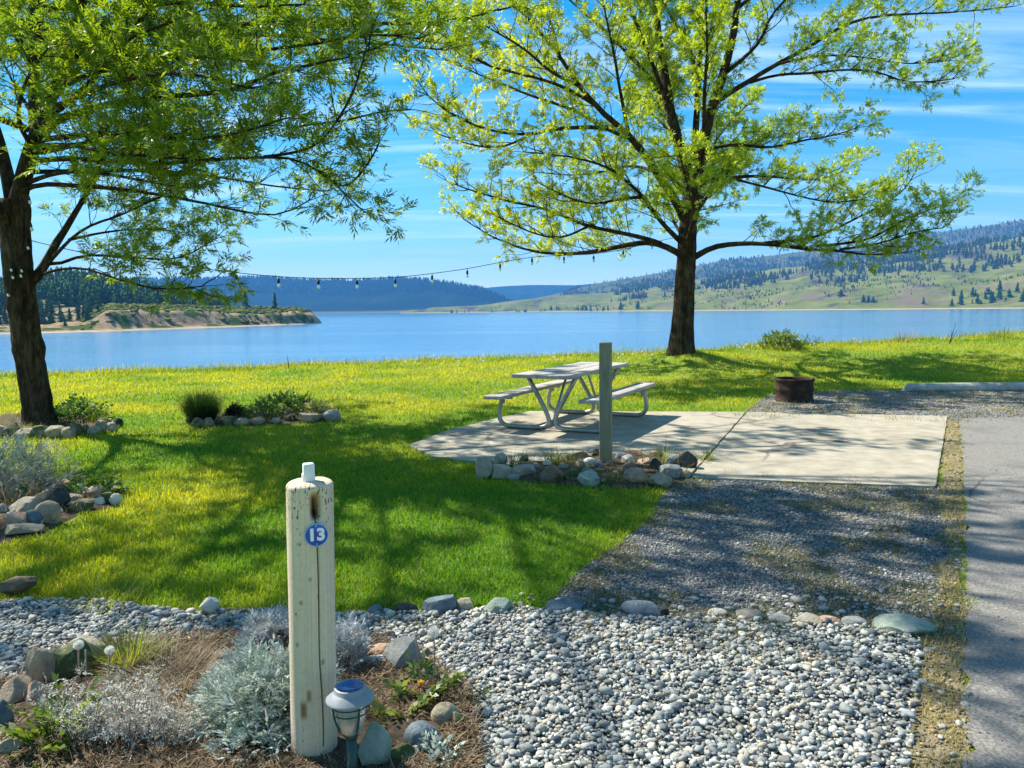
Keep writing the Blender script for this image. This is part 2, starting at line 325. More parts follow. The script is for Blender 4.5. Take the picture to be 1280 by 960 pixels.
# ------------------------------------------------------------------ lake
m, t = newmat('lake_water'); b = N(t, 'ShaderNodeBsdfPrincipled', i_Roughness=.12, i_IOR=1.33); b.inputs['Base Color'].default_value = (.075, .20, .37, 1)
g = N(t, 'ShaderNodeNewGeometry'); mpn = N(t, 'ShaderNodeMapping'); mpn.inputs['Scale'].default_value = (.30, .9, 1); t.links.new(g.outputs['Position'], mpn.inputs[0])
n1 = N(t, 'ShaderNodeTexNoise', i_Scale=.55, i_Detail=7.0, i_Roughness=.62, i_Distortion=.3); t.links.new(mpn.outputs[0], n1.inputs['Vector'])
m2 = N(t, 'ShaderNodeMapping'); m2.inputs['Scale'].default_value = (.0035, .022, 1); t.links.new(g.outputs['Position'], m2.inputs[0])
n2 = N(t, 'ShaderNodeTexNoise', i_Scale=1.0, i_Detail=5.0); t.links.new(m2.outputs[0], n2.inputs['Vector'])
r2 = ramp(t, [(.40, (.25, .25, .25)), (.60, (1.2, 1.2, 1.2))]); t.links.new(n2.outputs['Fac'], r2.inputs[0])
bp = N(t, 'ShaderNodeBump', i_Distance=1.0); ms = N(t, 'ShaderNodeMath', operation='MULTIPLY', i_1=.40); sw = N(t, 'ShaderNodeSeparateXYZ'); t.links.new(g.outputs['Position'], sw.inputs[0]); mw = N(t, 'ShaderNodeMapRange'); mw.inputs[1].default_value = 600; mw.inputs[2].default_value = 1400; mw.inputs[3].default_value = 1; mw.inputs[4].default_value = .12
t.links.new(sw.outputs['Y'], mw.inputs[0]); mw2 = N(t, 'ShaderNodeMath', operation='MULTIPLY'); t.links.new(r2.outputs[0], mw2.inputs[0]); t.links.new(mw.outputs[0], mw2.inputs[1]); t.links.new(mw2.outputs[0], ms.inputs[0]); t.links.new(ms.outputs[0], bp.inputs['Strength'])
t.links.new(n1.outputs['Fac'], bp.inputs['Height']); t.links.new(bp.outputs[0], b.inputs['Normal'])
o = N(t, 'ShaderNodeOutputMaterial'); t.links.new(b.outputs[0], o.inputs[0]); M_water = m
structure(mesh_np('lake', np.array([(-8800, 10, LAKE), (8800, 10, LAKE), (8800, 8800, LAKE), (-8800, 8800, LAKE)]), np.array([[0, 1, 2, 3]]), M_water))

# ------------------------------------------------------------------ hills
def hillmat(name, stops, scale, blotches=(), zbeach=None, bump=0, bscale=.05):
    m, t = newmat(name); g = N(t, 'ShaderNodeNewGeometry').outputs['Position']
    n = N(t, 'ShaderNodeTexNoise', i_Scale=scale, i_Detail=10.0, i_Roughness=.68); t.links.new(g, n.inputs['Vector'])
    r = ramp(t, stops); t.links.new(n.outputs['Fac'], r.inputs[0]); c = r.outputs[0]
    for (bc, bs, b0, b1) in blotches:
        n3 = N(t, 'ShaderNodeTexNoise', i_Scale=bs, i_Detail=8.0, i_Roughness=.7); t.links.new(g, n3.inputs['Vector'])
        r3 = ramp(t, [(b0, (0, 0, 0)), (b1, (1, 1, 1))]); t.links.new(n3.outputs['Fac'], r3.inputs[0])
        mx = N(t, 'ShaderNodeMixRGB'); mx.inputs[2].default_value = (*bc, 1); t.links.new(r3.outputs[0], mx.inputs[0]); t.links.new(c, mx.inputs[1]); c = mx.outputs[0]
    if zbeach:
        s = N(t, 'ShaderNodeSeparateXYZ'); t.links.new(g, s.inputs[0]); mr = N(t, 'ShaderNodeMapRange'); mr.inputs[1].default_value = zbeach[0]; mr.inputs[2].default_value = zbeach[1]; mr.inputs[3].default_value = 1; mr.inputs[4].default_value = 0
        t.links.new(s.outputs['Z'], mr.inputs[0]); mx = N(t, 'ShaderNodeMixRGB'); mx.inputs[2].default_value = (*zbeach[2], 1); t.links.new(mr.outputs[0], mx.inputs[0]); t.links.new(c, mx.inputs[1]); c = mx.outputs[0]
    b = N(t, 'ShaderNodeBsdfPrincipled', i_Roughness=1.0); b.inputs['Specular IOR Level'].default_value = 0; t.links.new(c, b.inputs['Base Color'])
    if bump:
        n2 = N(t, 'ShaderNodeTexNoise', i_Scale=bscale, i_Detail=8.0, i_Roughness=.7); t.links.new(g, n2.inputs['Vector'])
        bp = N(t, 'ShaderNodeBump', i_Strength=1.0, i_Distance=bump); t.links.new(n2.outputs['Fac'], bp.inputs['Height']); t.links.new(bp.outputs[0], b.inputs['Normal'])
    o = N(t, 'ShaderNodeOutputMaterial'); t.links.new(b.outputs[0], o.inputs[0]); return m
class Hill:
    """terrain from a shoreline up to a ridge; columns give pixel column, shore distance, ridge distance, ridge row"""
    def __init__(s, name, cols, nu, nv, mat, prof, amp, nsc, seed=0, beach=0.0, zb=LAKE - .5):
        c = np.array(cols, float); px = np.linspace(c[0, 0], c[-1, 0], nu); D0 = np.interp(px, c[:, 0], c[:, 1]); D1 = np.interp(px, c[:, 0], c[:, 2]); py = np.interp(px, c[:, 0], c[:, 3])
        sx_ = np.array([(lambda d: d[0] / d[1])(ray(p, 387)) for p in px]); zr = np.array([pd(a, b, d)[2] for a, b, d in zip(px, py, D1)])
        tv = np.concatenate([np.linspace(0, 1, nv), [1.15, 1.5, 2.2]]); T, U = np.meshgrid(tv, np.arange(nu), indexing='ij')
        Y = D0[None] + (D1 - D0)[None] * T; X = sx_[None] * Y
        pf = np.interp(T, prof[0], prof[1]); back = np.clip((T - 1) / 1.2, 0, 1)
        env = np.clip(T * 6, 0, 1) * (.35 + .65 * np.clip((1.02 - T) * 5, 0, 1))
        Z = zb + (zr[None] - zb) * pf * (1 - .9 * back) + amp * env * (2 * fbm(X * nsc + seed * 7.3, Y * nsc + seed, 5) - 1)
        s.X, s.Y, s.Z, s.px, s.tv = X, Y, Z, px, tv
        V = np.stack([X, Y, Z], -1).reshape(-1, 3); a = np.arange(len(tv) - 1)[:, None] * nu; b = np.arange(nu - 1)[None]
        s.o = structure(mesh_np(name, V, np.stack([a + b, a + b + 1, a + b + 1 + nu, a + b + nu], -1).reshape(-1, 4), mat, smooth=True))
    def at(s, px, t):
        px = np.asarray(px, float); t = np.asarray(t, float); i = np.clip(np.searchsorted(s.px, px) - 1, 0, len(s.px) - 2); j = np.clip(np.searchsorted(s.tv, t) - 1, 0, len(s.tv) - 2)
        fi = (px - s.px[i]) / (s.px[i + 1] - s.px[i]); fj = (t - s.tv[j]) / (s.tv[j + 1] - s.tv[j]); r = []
        for A in (s.X, s.Y, s.Z): r.append((A[j, i] * (1 - fi) + A[j, i + 1] * fi) * (1 - fj) + (A[j + 1, i] * (1 - fi) + A[j + 1, i + 1] * fi) * fj)
        return np.stack(r, -1)
M_grassh = hillmat('hill_grass', [(.30, (.065, .085, .022)), (.5, (.135, .155, .035)), (.72, (.21, .19, .07))], .014, [((.16, .125, .085), .008, .54, .62), ((.075, .06, .06), .0045, .56, .61), ((.07, .11, .03), .011, .58, .70), ((.30, .25, .11), .02, .6, .75)], (-6.4, -4.6, (.36, .31, .20)), 8, .02)
M_woodh = hillmat('wooded_hill', [(.3, (.035, .06, .022)), (.5, (.085, .10, .042)), (.7, (.14, .14, .065))], .012, [((.15, .135, .075), .004, .48, .62)], None, 14, .03)
M_blueh = hillmat('far_wooded_hill', [(.3, (.004, .011, .007)), (.5, (.009, .018, .011)), (.75, (.028, .034, .016))], .005, [((.06, .065, .028), .0018, .60, .72)], (-6, 8, (.16, .16, .08)), 25, .012)
M_bluff = hillmat('eroded_bluff', [(.3, (.17, .115, .07)), (.5, (.30, .215, .14)), (.75, (.42, .33, .23))], .12, [((.055, .085, .025), .09, .46, .54)], (-6.7, -6.0, (.40, .33, .23)), 1.2, .25)
M_bluff2 = hillmat('eroded_bluff_end', [(.3, (.22, .14, .08)), (.5, (.34, .24, .15)), (.75, (.45, .35, .24))], .12, [((.07, .10, .03), .05, .50, .6)], (-6.6, -5.6, (.50, .42, .31)), 1.2, .25)
HC2 = Hill('hills', [(480, 6000, 7400, 376), (560, 6000, 7400, 366), (616, 6000, 7400, 359), (658, 6000, 7400, 356), (720, 6000, 7400, 357), (780, 6000, 7400, 352), (1000, 6000, 7400, 350)], 160, 24, M_blueh, ([0, .6, 1, 3], [0, .55, 1, 1]), 22, .003, 4)
HC = Hill('hills', [(-400, 4000, 5200, 350), (0, 4000, 5200, 352), (150, 4000, 5200, 350), (247, 4000, 5200, 349), (330, 4000, 5200, 347), (377, 4000, 5200, 350), (440, 4000, 5100, 351), (495, 4000, 5000, 348), (568, 3950, 4900, 353), (607, 3900, 4700, 363), (630, 3900, 4500, 374), (652, 3900, 4300, 383), (680, 3900, 4200, 391)], 260, 40, M_blueh, ([0, .12, .3, .55, .8, .92, 1, 3], [0, .06, .16, .5, .82, .96, 1, 1]), 26, .004, 1)
HB = Hill('hills', [(640, 3300, 4300, 379), (690, 3300, 4300, 369), (730, 3300, 4300, 358), (790, 3300, 4300, 347), (840, 3300, 4300, 339), (900, 3300, 4300, 326), (1000, 3300, 4300, 315), (1100, 3300, 4300, 306), (1150, 3300, 4300, 294), (1200, 3300, 4300, 287), (1280, 3300, 4300, 274), (1400, 3300, 4300, 264), (1700, 3300, 4300, 250)], 240, 30, M_woodh, ([0, .5, 1, 3], [0, .5, 1, 1]), 26, .004, 2)
HA = Hill('hills', [(500, 2900, 3300, 390), (560, 2800, 3250, 385), (600, 2700, 3200, 381), (680, 2550, 3150, 372), (760, 2300, 3050, 366), (840, 2000, 2950, 355), (900, 1850, 2850, 345), (1000, 1650, 2750, 333), (1100, 1500, 2650, 322), (1200, 1400, 2550, 308), (1280, 1320, 2480, 295), (1450, 1250, 2400, 282), (1700, 1200, 2300, 270)], 300, 70, M_grassh, ([0, .03, .12, .3, .5, .75, 1, 3], [0, .02, .12, .31, .47, .74, 1, 1]), 24, .0075, 3)
HD2 = Hill('hills', [(-400, 520, 800, 346), (0, 520, 800, 358), (50, 520, 800, 352), (100, 520, 800, 350), (140, 520, 800, 357), (200, 520, 780, 371), (250, 520, 760, 382), (290, 520, 740, 390), (330, 520, 720, 398)], 120, 30, M_bluff, ([0, .1, .5, 1, 3], [0, .2, .6, 1, 1]), 2.0, .02, 6)
HD = Hill('hills', [(-400, 290, 430, 400), (0, 360, 450, 406), (60, 372, 460, 405), (105, 382, 470, 398), (135, 392, 480, 381), (200, 425, 520, 382), (300, 480, 580, 385), (350, 520, 600, 385), (374, 545, 605, 385), (389, 562, 600, 389), (399, 575, 592, 400), (402, 582, 590, 404)], 260, 36, M_bluff, ([0, .06, .12, .26, .5, .8, 1, 3], [0, .06, .14, .70, .82, .92, 1, 1]), 2.4, .055, 5)

# ------------------------------------------------------------------ far conifers
M_conifer = colmat('conifer_needles', 1.0, .0)
def conifer_mesh(h, r, tiers, sides, seed, low=.12):
    g = np.random.default_rng(seed); A = Acc()
    for k in range(tiers):
        f = k / tiers; z0 = h * (low + (1 - low) * f); z1 = min(h, z0 + h * (1 - low) / tiers * 1.75); rr = r * (1 - f) ** .8 * (.85 + .3 * g.random())
        th = np.arange(sides) * 2 * math.pi / sides + g.random() * 6; ro = rr * (1 + .38 * g.standard_normal(sides)).clip(.45, 1.5)
        V = np.vstack([np.stack([ro * np.cos(th), ro * np.sin(th), np.full(sides, z0) + g.normal(0, h * .015, sides)], -1), [[g.normal(0, r * .05), g.normal(0, r * .05), z1]], [[0, 0, z0 + .3 * (z1 - z0)]]])
        j = np.arange(sides); F = np.vstack([np.stack([j, (j + 1) % sides, np.full(sides, sides)], -1), np.stack([(j + 1) % sides, j, np.full(sides, sides + 1)], -1)])
        A.add(V, F)
    A.add(*tube([(0, 0, -h * .06), (0, 0, h * .5)], [r * .07, r * .04], 5), col=None)
    V = np.concatenate(A.V); F = np.concatenate([f for fs in A.F.values() for f in fs if f.shape[1] == 3] + [np.vstack([f[:, [0, 1, 2]], f[:, [0, 2, 3]]]) for f in A.F.get(4, [])])
    return V, F
def wood(name, hill, n, pxr, tr, hr, seed, label, dens=None, base=(.022, .05, .026), pxp=1.0):
    g = np.random.default_rng(seed); px = pxr[0] + (pxr[1] - pxr[0]) * g.random(n) ** pxp; tt = g.uniform(tr[0], tr[1], n)
    if dens is not None: k = g.random(n) < dens(px, tt); px, tt = px[k], tt[k]
    P = hill.at(px, tt); n = len(P); H = g.uniform(*hr, n); Vs, Fs, Cs = [], [], []; off = 0; tpl = [conifer_mesh(1, .15 + .035 * k, 4, 6, 900 + k) for k in range(4)]
    for k in range(4):
        s = np.arange(k, n, 4); V, F = tpl[k]; a = g.random(len(s)) * 6.28; c, s_ = np.cos(a), np.sin(a); x = V[:, 0]; y = V[:, 1]
        VV = np.stack([c[:, None] * x - s_[:, None] * y, s_[:, None] * x + c[:, None] * y, np.broadcast_to(V[:, 2], (len(s), len(V)))], -1) * H[s][:, None, None] + P[s][:, None, :] - [0, 0, .4]
        Vs.append(VV.reshape(-1, 3)); Fs.append((F[None] + (np.arange(len(s)) * len(V))[:, None, None] + off).reshape(-1, 3)); off += len(s) * len(V)
        cc = np.array(base) * (.7 + .7 * g.random((len(s), 1, 1))) * np.array([1, 1, 1]) + g.random((len(s), 1, 1)) * np.array([.02, .012, .0]); Cs.append(np.broadcast_to(cc, (len(s), len(V), 3)).reshape(-1, 3))
    return stuff(mesh_np(name, np.concatenate(Vs), np.concatenate(Fs), M_conifer, col=np.concatenate(Cs)), label, 'forest')
pn = lambda hill, sc_, th, k: (lambda px, t: np.clip((fbm(hill.at(px, t)[:, 0] * sc_, hill.at(px, t)[:, 1] * sc_, 3) - th) * k, 0, 1))
wood('ridge_forest', HB, 6500, (700, 1420), (.35, 1.04), (12, 22), 21, 'dark conifer forest covering the rear ridge at right', lambda px, t: np.clip(pn(HB, .004, .36, 6)(px, t) + .12 + (px > 1080) * .35, 0, 1), (.055, .075, .032))
wood('slope_forest', HA, 4300, (760, 1420), (.42, 1.0), (16, 27), 22, 'open pine wood scattered over the middle of the right slope', lambda px, t: np.clip(pn(HA, .010, .50, 5)(px, t) * np.clip((t - .38) * 4, .1, 1) * .75 + (px > 1000) * (t > .5) * .22, 0, 1), (.065, .085, .035))
wood('slope_scrub', HA, 2200, (600, 1400), (.05, .45), (4, 9), 23, 'low dark scrub dotted over the grassy lower slope', lambda px, t: pn(HA, .012, .47, 8)(px, t), (.045, .07, .025))
wood('far_forest', HC, 3500, (150, 640), (.55, 1.03), (16, 26), 24, 'forest along the top of the far blue hill', None, (.006, .016, .011))
wood('headland_wood', HD2, 1500, (-200, 285), (.25, 1.06), (9, 17), 25, 'dense conifer wood covering the hill left of the bluff', None, (.055, .12, .05), .9)

# low scrub on the bluff top
def blob_scatter(name, hill, n, pxr, tr, hr, seed, mat, base, label, cat, dens=None):
    g = np.random.default_rng(seed); px = g.uniform(*pxr, n); tt = g.uniform(*tr, n)
    if dens is not None: k = g.random(n) < dens(px, tt); px, tt = px[k], tt[k]
    P = hill.at(px, tt); n = len(P); bm = bmesh.new(); bmesh.ops.create_icosphere(bm, subdivisions=2, radius=1); V0 = np.array([v.co[:] for v in bm.verts]); F0 = np.array([[v.index for v in f.verts] for f in bm.faces]); bm.free()
    V = V0[None] * (1 + .28 * g.standard_normal((n, len(V0), 1))) * g.uniform(*hr, (n, 1, 1)) * g.uniform(.7, 1.3, (n, 1, 3)) * np.array([1.3, 1.3, .75]) + P[:, None]
    C = np.array(base) * g.uniform(.6, 1.5, (n, 1, 1)) * np.ones((1, len(V0), 1)) + g.random((n, 1, 1)) * np.array([.05, .03, 0])
    return stuff(mesh_np(name, V.reshape(-1, 3), (F0[None] + (np.arange(n) * len(V0))[:, None, None]).reshape(-1, 3), mat, col=C.reshape(-1, 3)), label, cat)
blob_scatter('bluff_scrub', HD, 3600, (100, 386), (.14, 1.02), (.4, 1.5), 31, M_conifer, (.075, .10, .03), 'low olive scrub covering the top of the eroded bluff', 'scrub', lambda px, t: np.clip(.08 + .92 * (t > .40) - (px > 350) * (t < .6) * .9, 0, 1))

# single conifers one can tell apart
_cm = []
for k in range(5):
    V, F = conifer_mesh(1, .19 + .035 * (k % 3), 9, 9, 70 + k, .08); g = np.random.default_rng(k)
    me_o = mesh_np('conifer_tree', V, F, M_conifer, col=np.array([.05, .10, .042]) * (.7 + .6 * g.random((len(V), 1)))); _cm.append(me_o.data); bpy.data.objects.remove(me_o)
def conifer(hill, px, t, h, label, group, k, wide=1.0):
    o = bpy.data.objects.new('conifer_tree', _cm[k % 5]); p = hill.at(np.array([px]), np.array([t]))[0]; o.location = p - [0, 0, .3]; o.scale = (h * wide, h * wide, h); o.rotation_euler = (0, 0, px * 1.7 % 6.28)
    link(o); return tag(o, label, 'conifer', group)
conifer(HD, 307, .80, 16, 'taller lone dark conifer standing on the bluff near its tip', None, 0, .8)
conifer(HD, 344, .75, 14, 'shorter lone dark conifer standing on the bluff nearest its tip', None, 1, .8)
g = np.random.default_rng(77)
for k in range(46): conifer(HD2, g.uniform(-40, 255), g.uniform(.01, .30), g.uniform(10, 17), 'blue green conifer on the wooded shore behind the left tree', 'conifers on the wooded left shore', k)
for k in range(16): conifer(HD, g.uniform(-20, 125), g.uniform(.35, .9), g.uniform(5, 10), 'small conifer above the shore behind the left trunk', 'small conifers above the left shore', k)
for px0, px1, n, hh in [(680, 700, 5, 16), (712, 740, 9, 17), (646, 676, 5, 14), (745, 765, 5, 15), (560, 615, 9, 12)]:
    for k in range(n): conifer(HA, g.uniform(px0, px1), g.uniform(.03, .09), hh * g.uniform(.7, 1.15), 'small dark conifer in the row along the far shore left of the right trunk', 'conifers in the row on the far shore', k, 1.1)
for px, h, lb in [(776, 26, 'tallest bushy conifer on the shore just left of the right trunk'), (797, 24, 'bushy conifer closest to the right trunk on the far shore')]: conifer(HA, px, .06, h, lb, None, 1, 1.7)
conifer(HA, 1051, .12, 17, 'lone round dark tree on the grassy slope under the right branch', None, 2, 2.0)
for k, (px, h) in enumerate([(1079, 17), (1085, 15), (1091, 13)]): conifer(HA, px, .07, h, 'dark tree in the clump of three on the grassy slope', 'clump of three trees on the slope', k, 1.6)
conifer(HA, 1154, .07, 15, 'lone pointed conifer on the grassy slope above the beach bare patch', None, 3, 1.3)
for k in range(26): conifer(HA, g.uniform(1188, 1330), g.uniform(.05, .13), g.uniform(13, 22), 'conifer in the dark grove by the shore at the right edge', 'conifers in the grove at the right edge', k, 1.3)

# ------------------------------------------------------------------ haze
V, F = box((0, 4350, 330), (18400, 9500, 690)); ho = mesh_np('haze', V, F, [])
m, t = newmat('haze_air'); v = N(t, 'ShaderNodeVolumePrincipled'); v.inputs['Color'].default_value = (.11, .42, 1.0, 1); v.inputs['Density'].default_value = HAZE if 'HAZE' in globals() else 8.5e-5; v.inputs['Anisotropy'].default_value = 0.0
o = N(t, 'ShaderNodeOutputMaterial'); t.links.new(v.outputs[0], o.inputs['Volume']); ho.data.materials.append(m); stuff(ho)
# ================================================================== LAWN, PEBBLES, GRAVEL
M_grass = leafmat('grass_blade', .52, (1.4, 1.25, .5), .02, .5)
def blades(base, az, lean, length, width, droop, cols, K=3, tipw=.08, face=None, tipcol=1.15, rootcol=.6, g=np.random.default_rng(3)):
    """ribbon leaves: base (n,3), azimuth, lean from upright, length, width, droop (extra bend towards the tip)"""
    n = len(base); az = np.broadcast_to(az, (n,)); lean = np.broadcast_to(lean, (n,)); length = np.broadcast_to(length, (n,)); width = np.broadcast_to(width, (n,)); droop = np.broadcast_to(droop, (n,))
    f = az + math.pi / 2 if face is None else face; side = np.stack([np.cos(f), np.sin(f), np.zeros(n)], -1); hd = np.stack([np.cos(az), np.sin(az), np.zeros(n)], -1)
    P = np.array(base, float); Vs = []; C = []
    for k in range(K + 1):
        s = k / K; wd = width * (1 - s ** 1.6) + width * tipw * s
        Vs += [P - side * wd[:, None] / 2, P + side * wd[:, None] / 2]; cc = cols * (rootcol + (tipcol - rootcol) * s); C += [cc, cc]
        a = lean + droop * (s + .5 / K); st = length / K; P = P + hd * (np.sin(a) * st)[:, None] + np.array([0, 0, 1.0]) * (np.cos(a) * st)[:, None]
    V = np.stack(Vs, 1); m_ = 2 * (K + 1); o = (np.arange(n) * m_)[:, None]
    F = np.concatenate([np.stack([o[:, 0] + 2 * k, o[:, 0] + 2 * k + 1, o[:, 0] + 2 * k + 3, o[:, 0] + 2 * k + 2], -1) for k in range(K)])
    return V.reshape(-1, 3), F, np.stack(C, 1).reshape(-1, 3)
def not_lawn(X, Y):
    bad = np.zeros(X.shape, bool)
    jx = X + (fbm(X * 6, Y * 6, 2) - .5) * .14; jy = Y + (fbm(X * 6 + 50, Y * 6, 2) - .5) * .14
    for z in (Z_PEB, Z_DRIVE, Z_BACK, Z_STRIP, Z_BED): bad |= inpoly(jx, jy, z)
    for z in (Z_PAD, Z_ROAD): bad |= inpoly(X, Y, z)
    for z in (Z_RING, Z_LBED, Z_MBED): bad |= inpoly(jx, jy, z)
    return bad | (np.hypot(X - TREE_R[0], Y - TREE_R[1]) < .36)
def lawn_points(n, y0, y1, pw, seed, um=.92):
    g = np.random.default_rng(seed); q = g.random(n); k = 1 - pw          # density falls with distance
    Y = (y0 ** k + q * (y1 ** k - y0 ** k)) ** (1 / k); X = g.uniform(-um, um, n) * Y
    ok = ~not_lawn(X, Y); u = X / Y; C = np.interp(u, _cu, _cy); ok &= Y < C + 1.2
    return X[ok], Y[ok], g
X, Y, g = lawn_points(int(620000 * GRASS), 4.0, 27, 1.15, 41)
n = len(X); patch = fbm(X * .7, Y * .7, 4); fine = fbm(X * 5, Y * 5, 3)
hgt = (.036 + .0014 * Y) * (.65 + .8 * g.random(n)) * (.75 + .6 * fine); u = X / Y; C = np.interp(u, _cu, _cy)
far = sstep((Y - C + 2.2) / 2.2); hgt *= 1 + far * 1.0 * g.random(n) ** 2
wid = (.0028 + .00055 * Y) * (.7 + .6 * g.random(n))
yel = np.clip((patch - .42) * 2.2 + .25 * g.standard_normal(n) * .6 + .35 * sstep((Y - 8) / 8), 0, 1)
cols = np.stack([.115 + .34 * yel, .27 + .19 * yel, .010 + .006 * yel], -1) * (.7 + .6 * g.random((n, 1)))
straw = g.random(n) < .02; cols[straw] = np.array([.32, .27, .10]) * (.7 + .5 * g.random((straw.sum(), 1)))
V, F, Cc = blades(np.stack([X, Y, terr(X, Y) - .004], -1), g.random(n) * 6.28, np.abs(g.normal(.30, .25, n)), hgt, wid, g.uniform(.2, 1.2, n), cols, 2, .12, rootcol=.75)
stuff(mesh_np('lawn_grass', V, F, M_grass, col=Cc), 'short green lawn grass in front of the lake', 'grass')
# taller wisps along the bank edge
X, Y, g = lawn_points(160000, 15, 30, .3, 43, .85); u = X / Y; C = np.interp(u, _cu, _cy); k = (np.abs(Y - C - .2) < .9) & (g.random(len(X)) < .55); X, Y = X[k], Y[k]; n = len(X)
cols = np.array([.24, .29, .03]) * (.7 + .7 * g.random((n, 1))) + (g.random((n, 1)) < .25) * np.array([.14, .09, .05])
V, F, Cc = blades(np.stack([X, Y, terr(X, Y)], -1), g.random(n) * 6.28, np.abs(g.normal(.15, .15, n)), g.uniform(.08, .26, n) * (.6 + .9 * fbm(X * 1.5, Y, 2)), g.uniform(.008, .016, n), g.uniform(.1, .8, n), cols, 3)
stuff(mesh_np('bank_grass', V, F, M_grass, col=Cc), 'taller unmown grass along the top of the lake bank', 'grass')

# pebbles
bm = bmesh.new(); bmesh.ops.create_icosphere(bm, subdivisions=2, radius=1); I2 = np.array([v.co[:] for v in bm.verts]); I2F = np.array([[v.index for v in f.verts] for f in bm.faces]); bm.free()
bm = bmesh.new(); bmesh.ops.create_icosphere(bm, subdivisions=1, radius=1); I1 = np.array([v.co[:] for v in bm.verts]); I1F = np.array([[v.index for v in f.verts] for f in bm.faces]); bm.free()
def stones(name, P, size, flat, cols, T, TF, mat, seed, lump=.10, label=None, cat=None, tilt=.35, smooth=True):
    g = np.random.default_rng(seed); n = len(P); m_ = len(T)
    d = T[None] * (1 + lump * g.standard_normal((n, 1, 3)) * np.sign(T[None]) * .6 + lump * .5 * g.standard_normal((n, m_, 1)))
    S = np.stack([size * g.uniform(1.0, 1.55, n), size * g.uniform(.75, 1.05, n), size * flat], -1); d = d * S[:, None, :]
    tx = g.normal(0, tilt, n); c, s = np.cos(tx)[:, None], np.sin(tx)[:, None]; y = d[..., 1] * c - d[..., 2] * s; z = d[..., 1] * s + d[..., 2] * c
    a = g.random(n) * 6.28; c, s = np.cos(a)[:, None], np.sin(a)[:, None]; x = d[..., 0]
    V = np.stack([x * c - y * s, x * s + y * c, z], -1) + P[:, None]
    C = np.repeat(cols[:, None], m_, 1)
    return stuff(mesh_np(name, V.reshape(-1, 3), (TF[None] + (np.arange(n) * m_)[:, None, None]).reshape(-1, 3), mat, col=C.reshape(-1, 3), smooth=smooth), label, cat)
M_pebble = colmat('river_pebble', .7, .25, .25, 160, .35, 90)
g = np.random.default_rng(51); Pz = np.array(Z_PEB)
def poly_pts(poly, n, g, xlim=(-4.2, 3.2), ylim=None, pw=0):
    P = np.array(poly); x0, y0 = P.min(0); x1, y1 = P.max(0); x0 = max(x0, xlim[0]); x1 = min(x1, xlim[1]); y0 = max(y0, 1.9); 
    if ylim: y0, y1 = max(y0, ylim[0]), min(y1, ylim[1])
    if pw: X = g.uniform(x0, x1, n * 6); q = g.random(n * 6); Y = (y0 ** (1 - pw) + q * (y1 ** (1 - pw) - y0 ** (1 - pw))) ** (1 / (1 - pw))
    else: X = g.uniform(x0, x1, n); Y = g.uniform(y0, y1, n)
    k = inpoly(X, Y, poly); return X[k][:n], Y[k][:n]
def spaced(X, Y, r, g, layers=1):
    """dart throwing on a grid: keeps points no closer than about r"""
    occ = {}; keep = []
    for i in range(len(X)):
        ci, cj = int(X[i] / r[i] if np.ndim(r) else X[i] / r), int(Y[i] / r)
        ok = True
        for a in (-1, 0, 1):
            for b in (-1, 0, 1):
                for j in occ.get((ci + a, cj + b), ()):
                    if (X[i] - X[j]) ** 2 + (Y[i] - Y[j]) ** 2 < r * r: ok = False; break
                if not ok: break
            if not ok: break
        if ok: occ.setdefault((ci, cj), []).append(i); keep.append(i)
    return np.array(keep)
X, Y = poly_pts(Z_PEB, 520000, g); inbed = inpoly(X, Y, Z_BED); pxl, pyl, _ = proj(np.stack([X, Y, 0 * X], -1))
thin = np.clip((pxl - 960) / 190, 0, 1) * .72 + inbed * .97; k = g.random(len(X)) > thin; X, Y = X[k], Y[k]
k = spaced(X, Y, .0118, g); X, Y = X[k], Y[k]; n = len(X)
size = np.exp(g.normal(math.log(.0080), .40, n)).clip(.0035, .022); flat = g.uniform(.5, .85, n)
tone = g.random(n); tone2 = g.random(n)
cols = np.where((tone < .50)[:, None], np.array([.39, .395, .36]), np.where((tone < .78)[:, None], np.array([.24, .26, .255]), np.where((tone < .92)[:, None], np.array([.44, .40, .32]), np.array([.10, .12, .14]))))
cols = cols * (.55 + .8 * tone2[:, None]); Z = .006 + size * flat * .55 + (g.random(n) ** 2) * .016 + .012 * (fbm(X * 3, Y * 3, 2) - .3)
stones('pebbles', np.stack([X, Y, Z], -1), size, flat, cols, I2, I2F, M_pebble, 52, .27, 'pale rounded river pebbles covering the foreground', 'pebbles')
# pebbles spilled over the border into the drive and the verge
X, Y = poly_pts(gpoly([(640, 766), (1180, 780), (1180, 740), (900, 748), (640, 745)]), 260, g); X2, Y2 = poly_pts(Z_STRIP, 1500, g); X = np.concatenate([X, X2[:330]]); Y = np.concatenate([Y, Y2[:330]]); n = len(X)
size = np.exp(g.normal(math.log(.012), .3, n)); cols = np.array([.34, .34, .32]) * g.uniform(.5, 1.3, (n, 1))
stones('pebbles', np.stack([X, Y, .012 + size * .25], -1), size, np.full(n, .6), cols, I2, I2F, M_pebble, 53, .12, 'stray pebbles scattered over the gravel and the dry verge', 'pebbles')
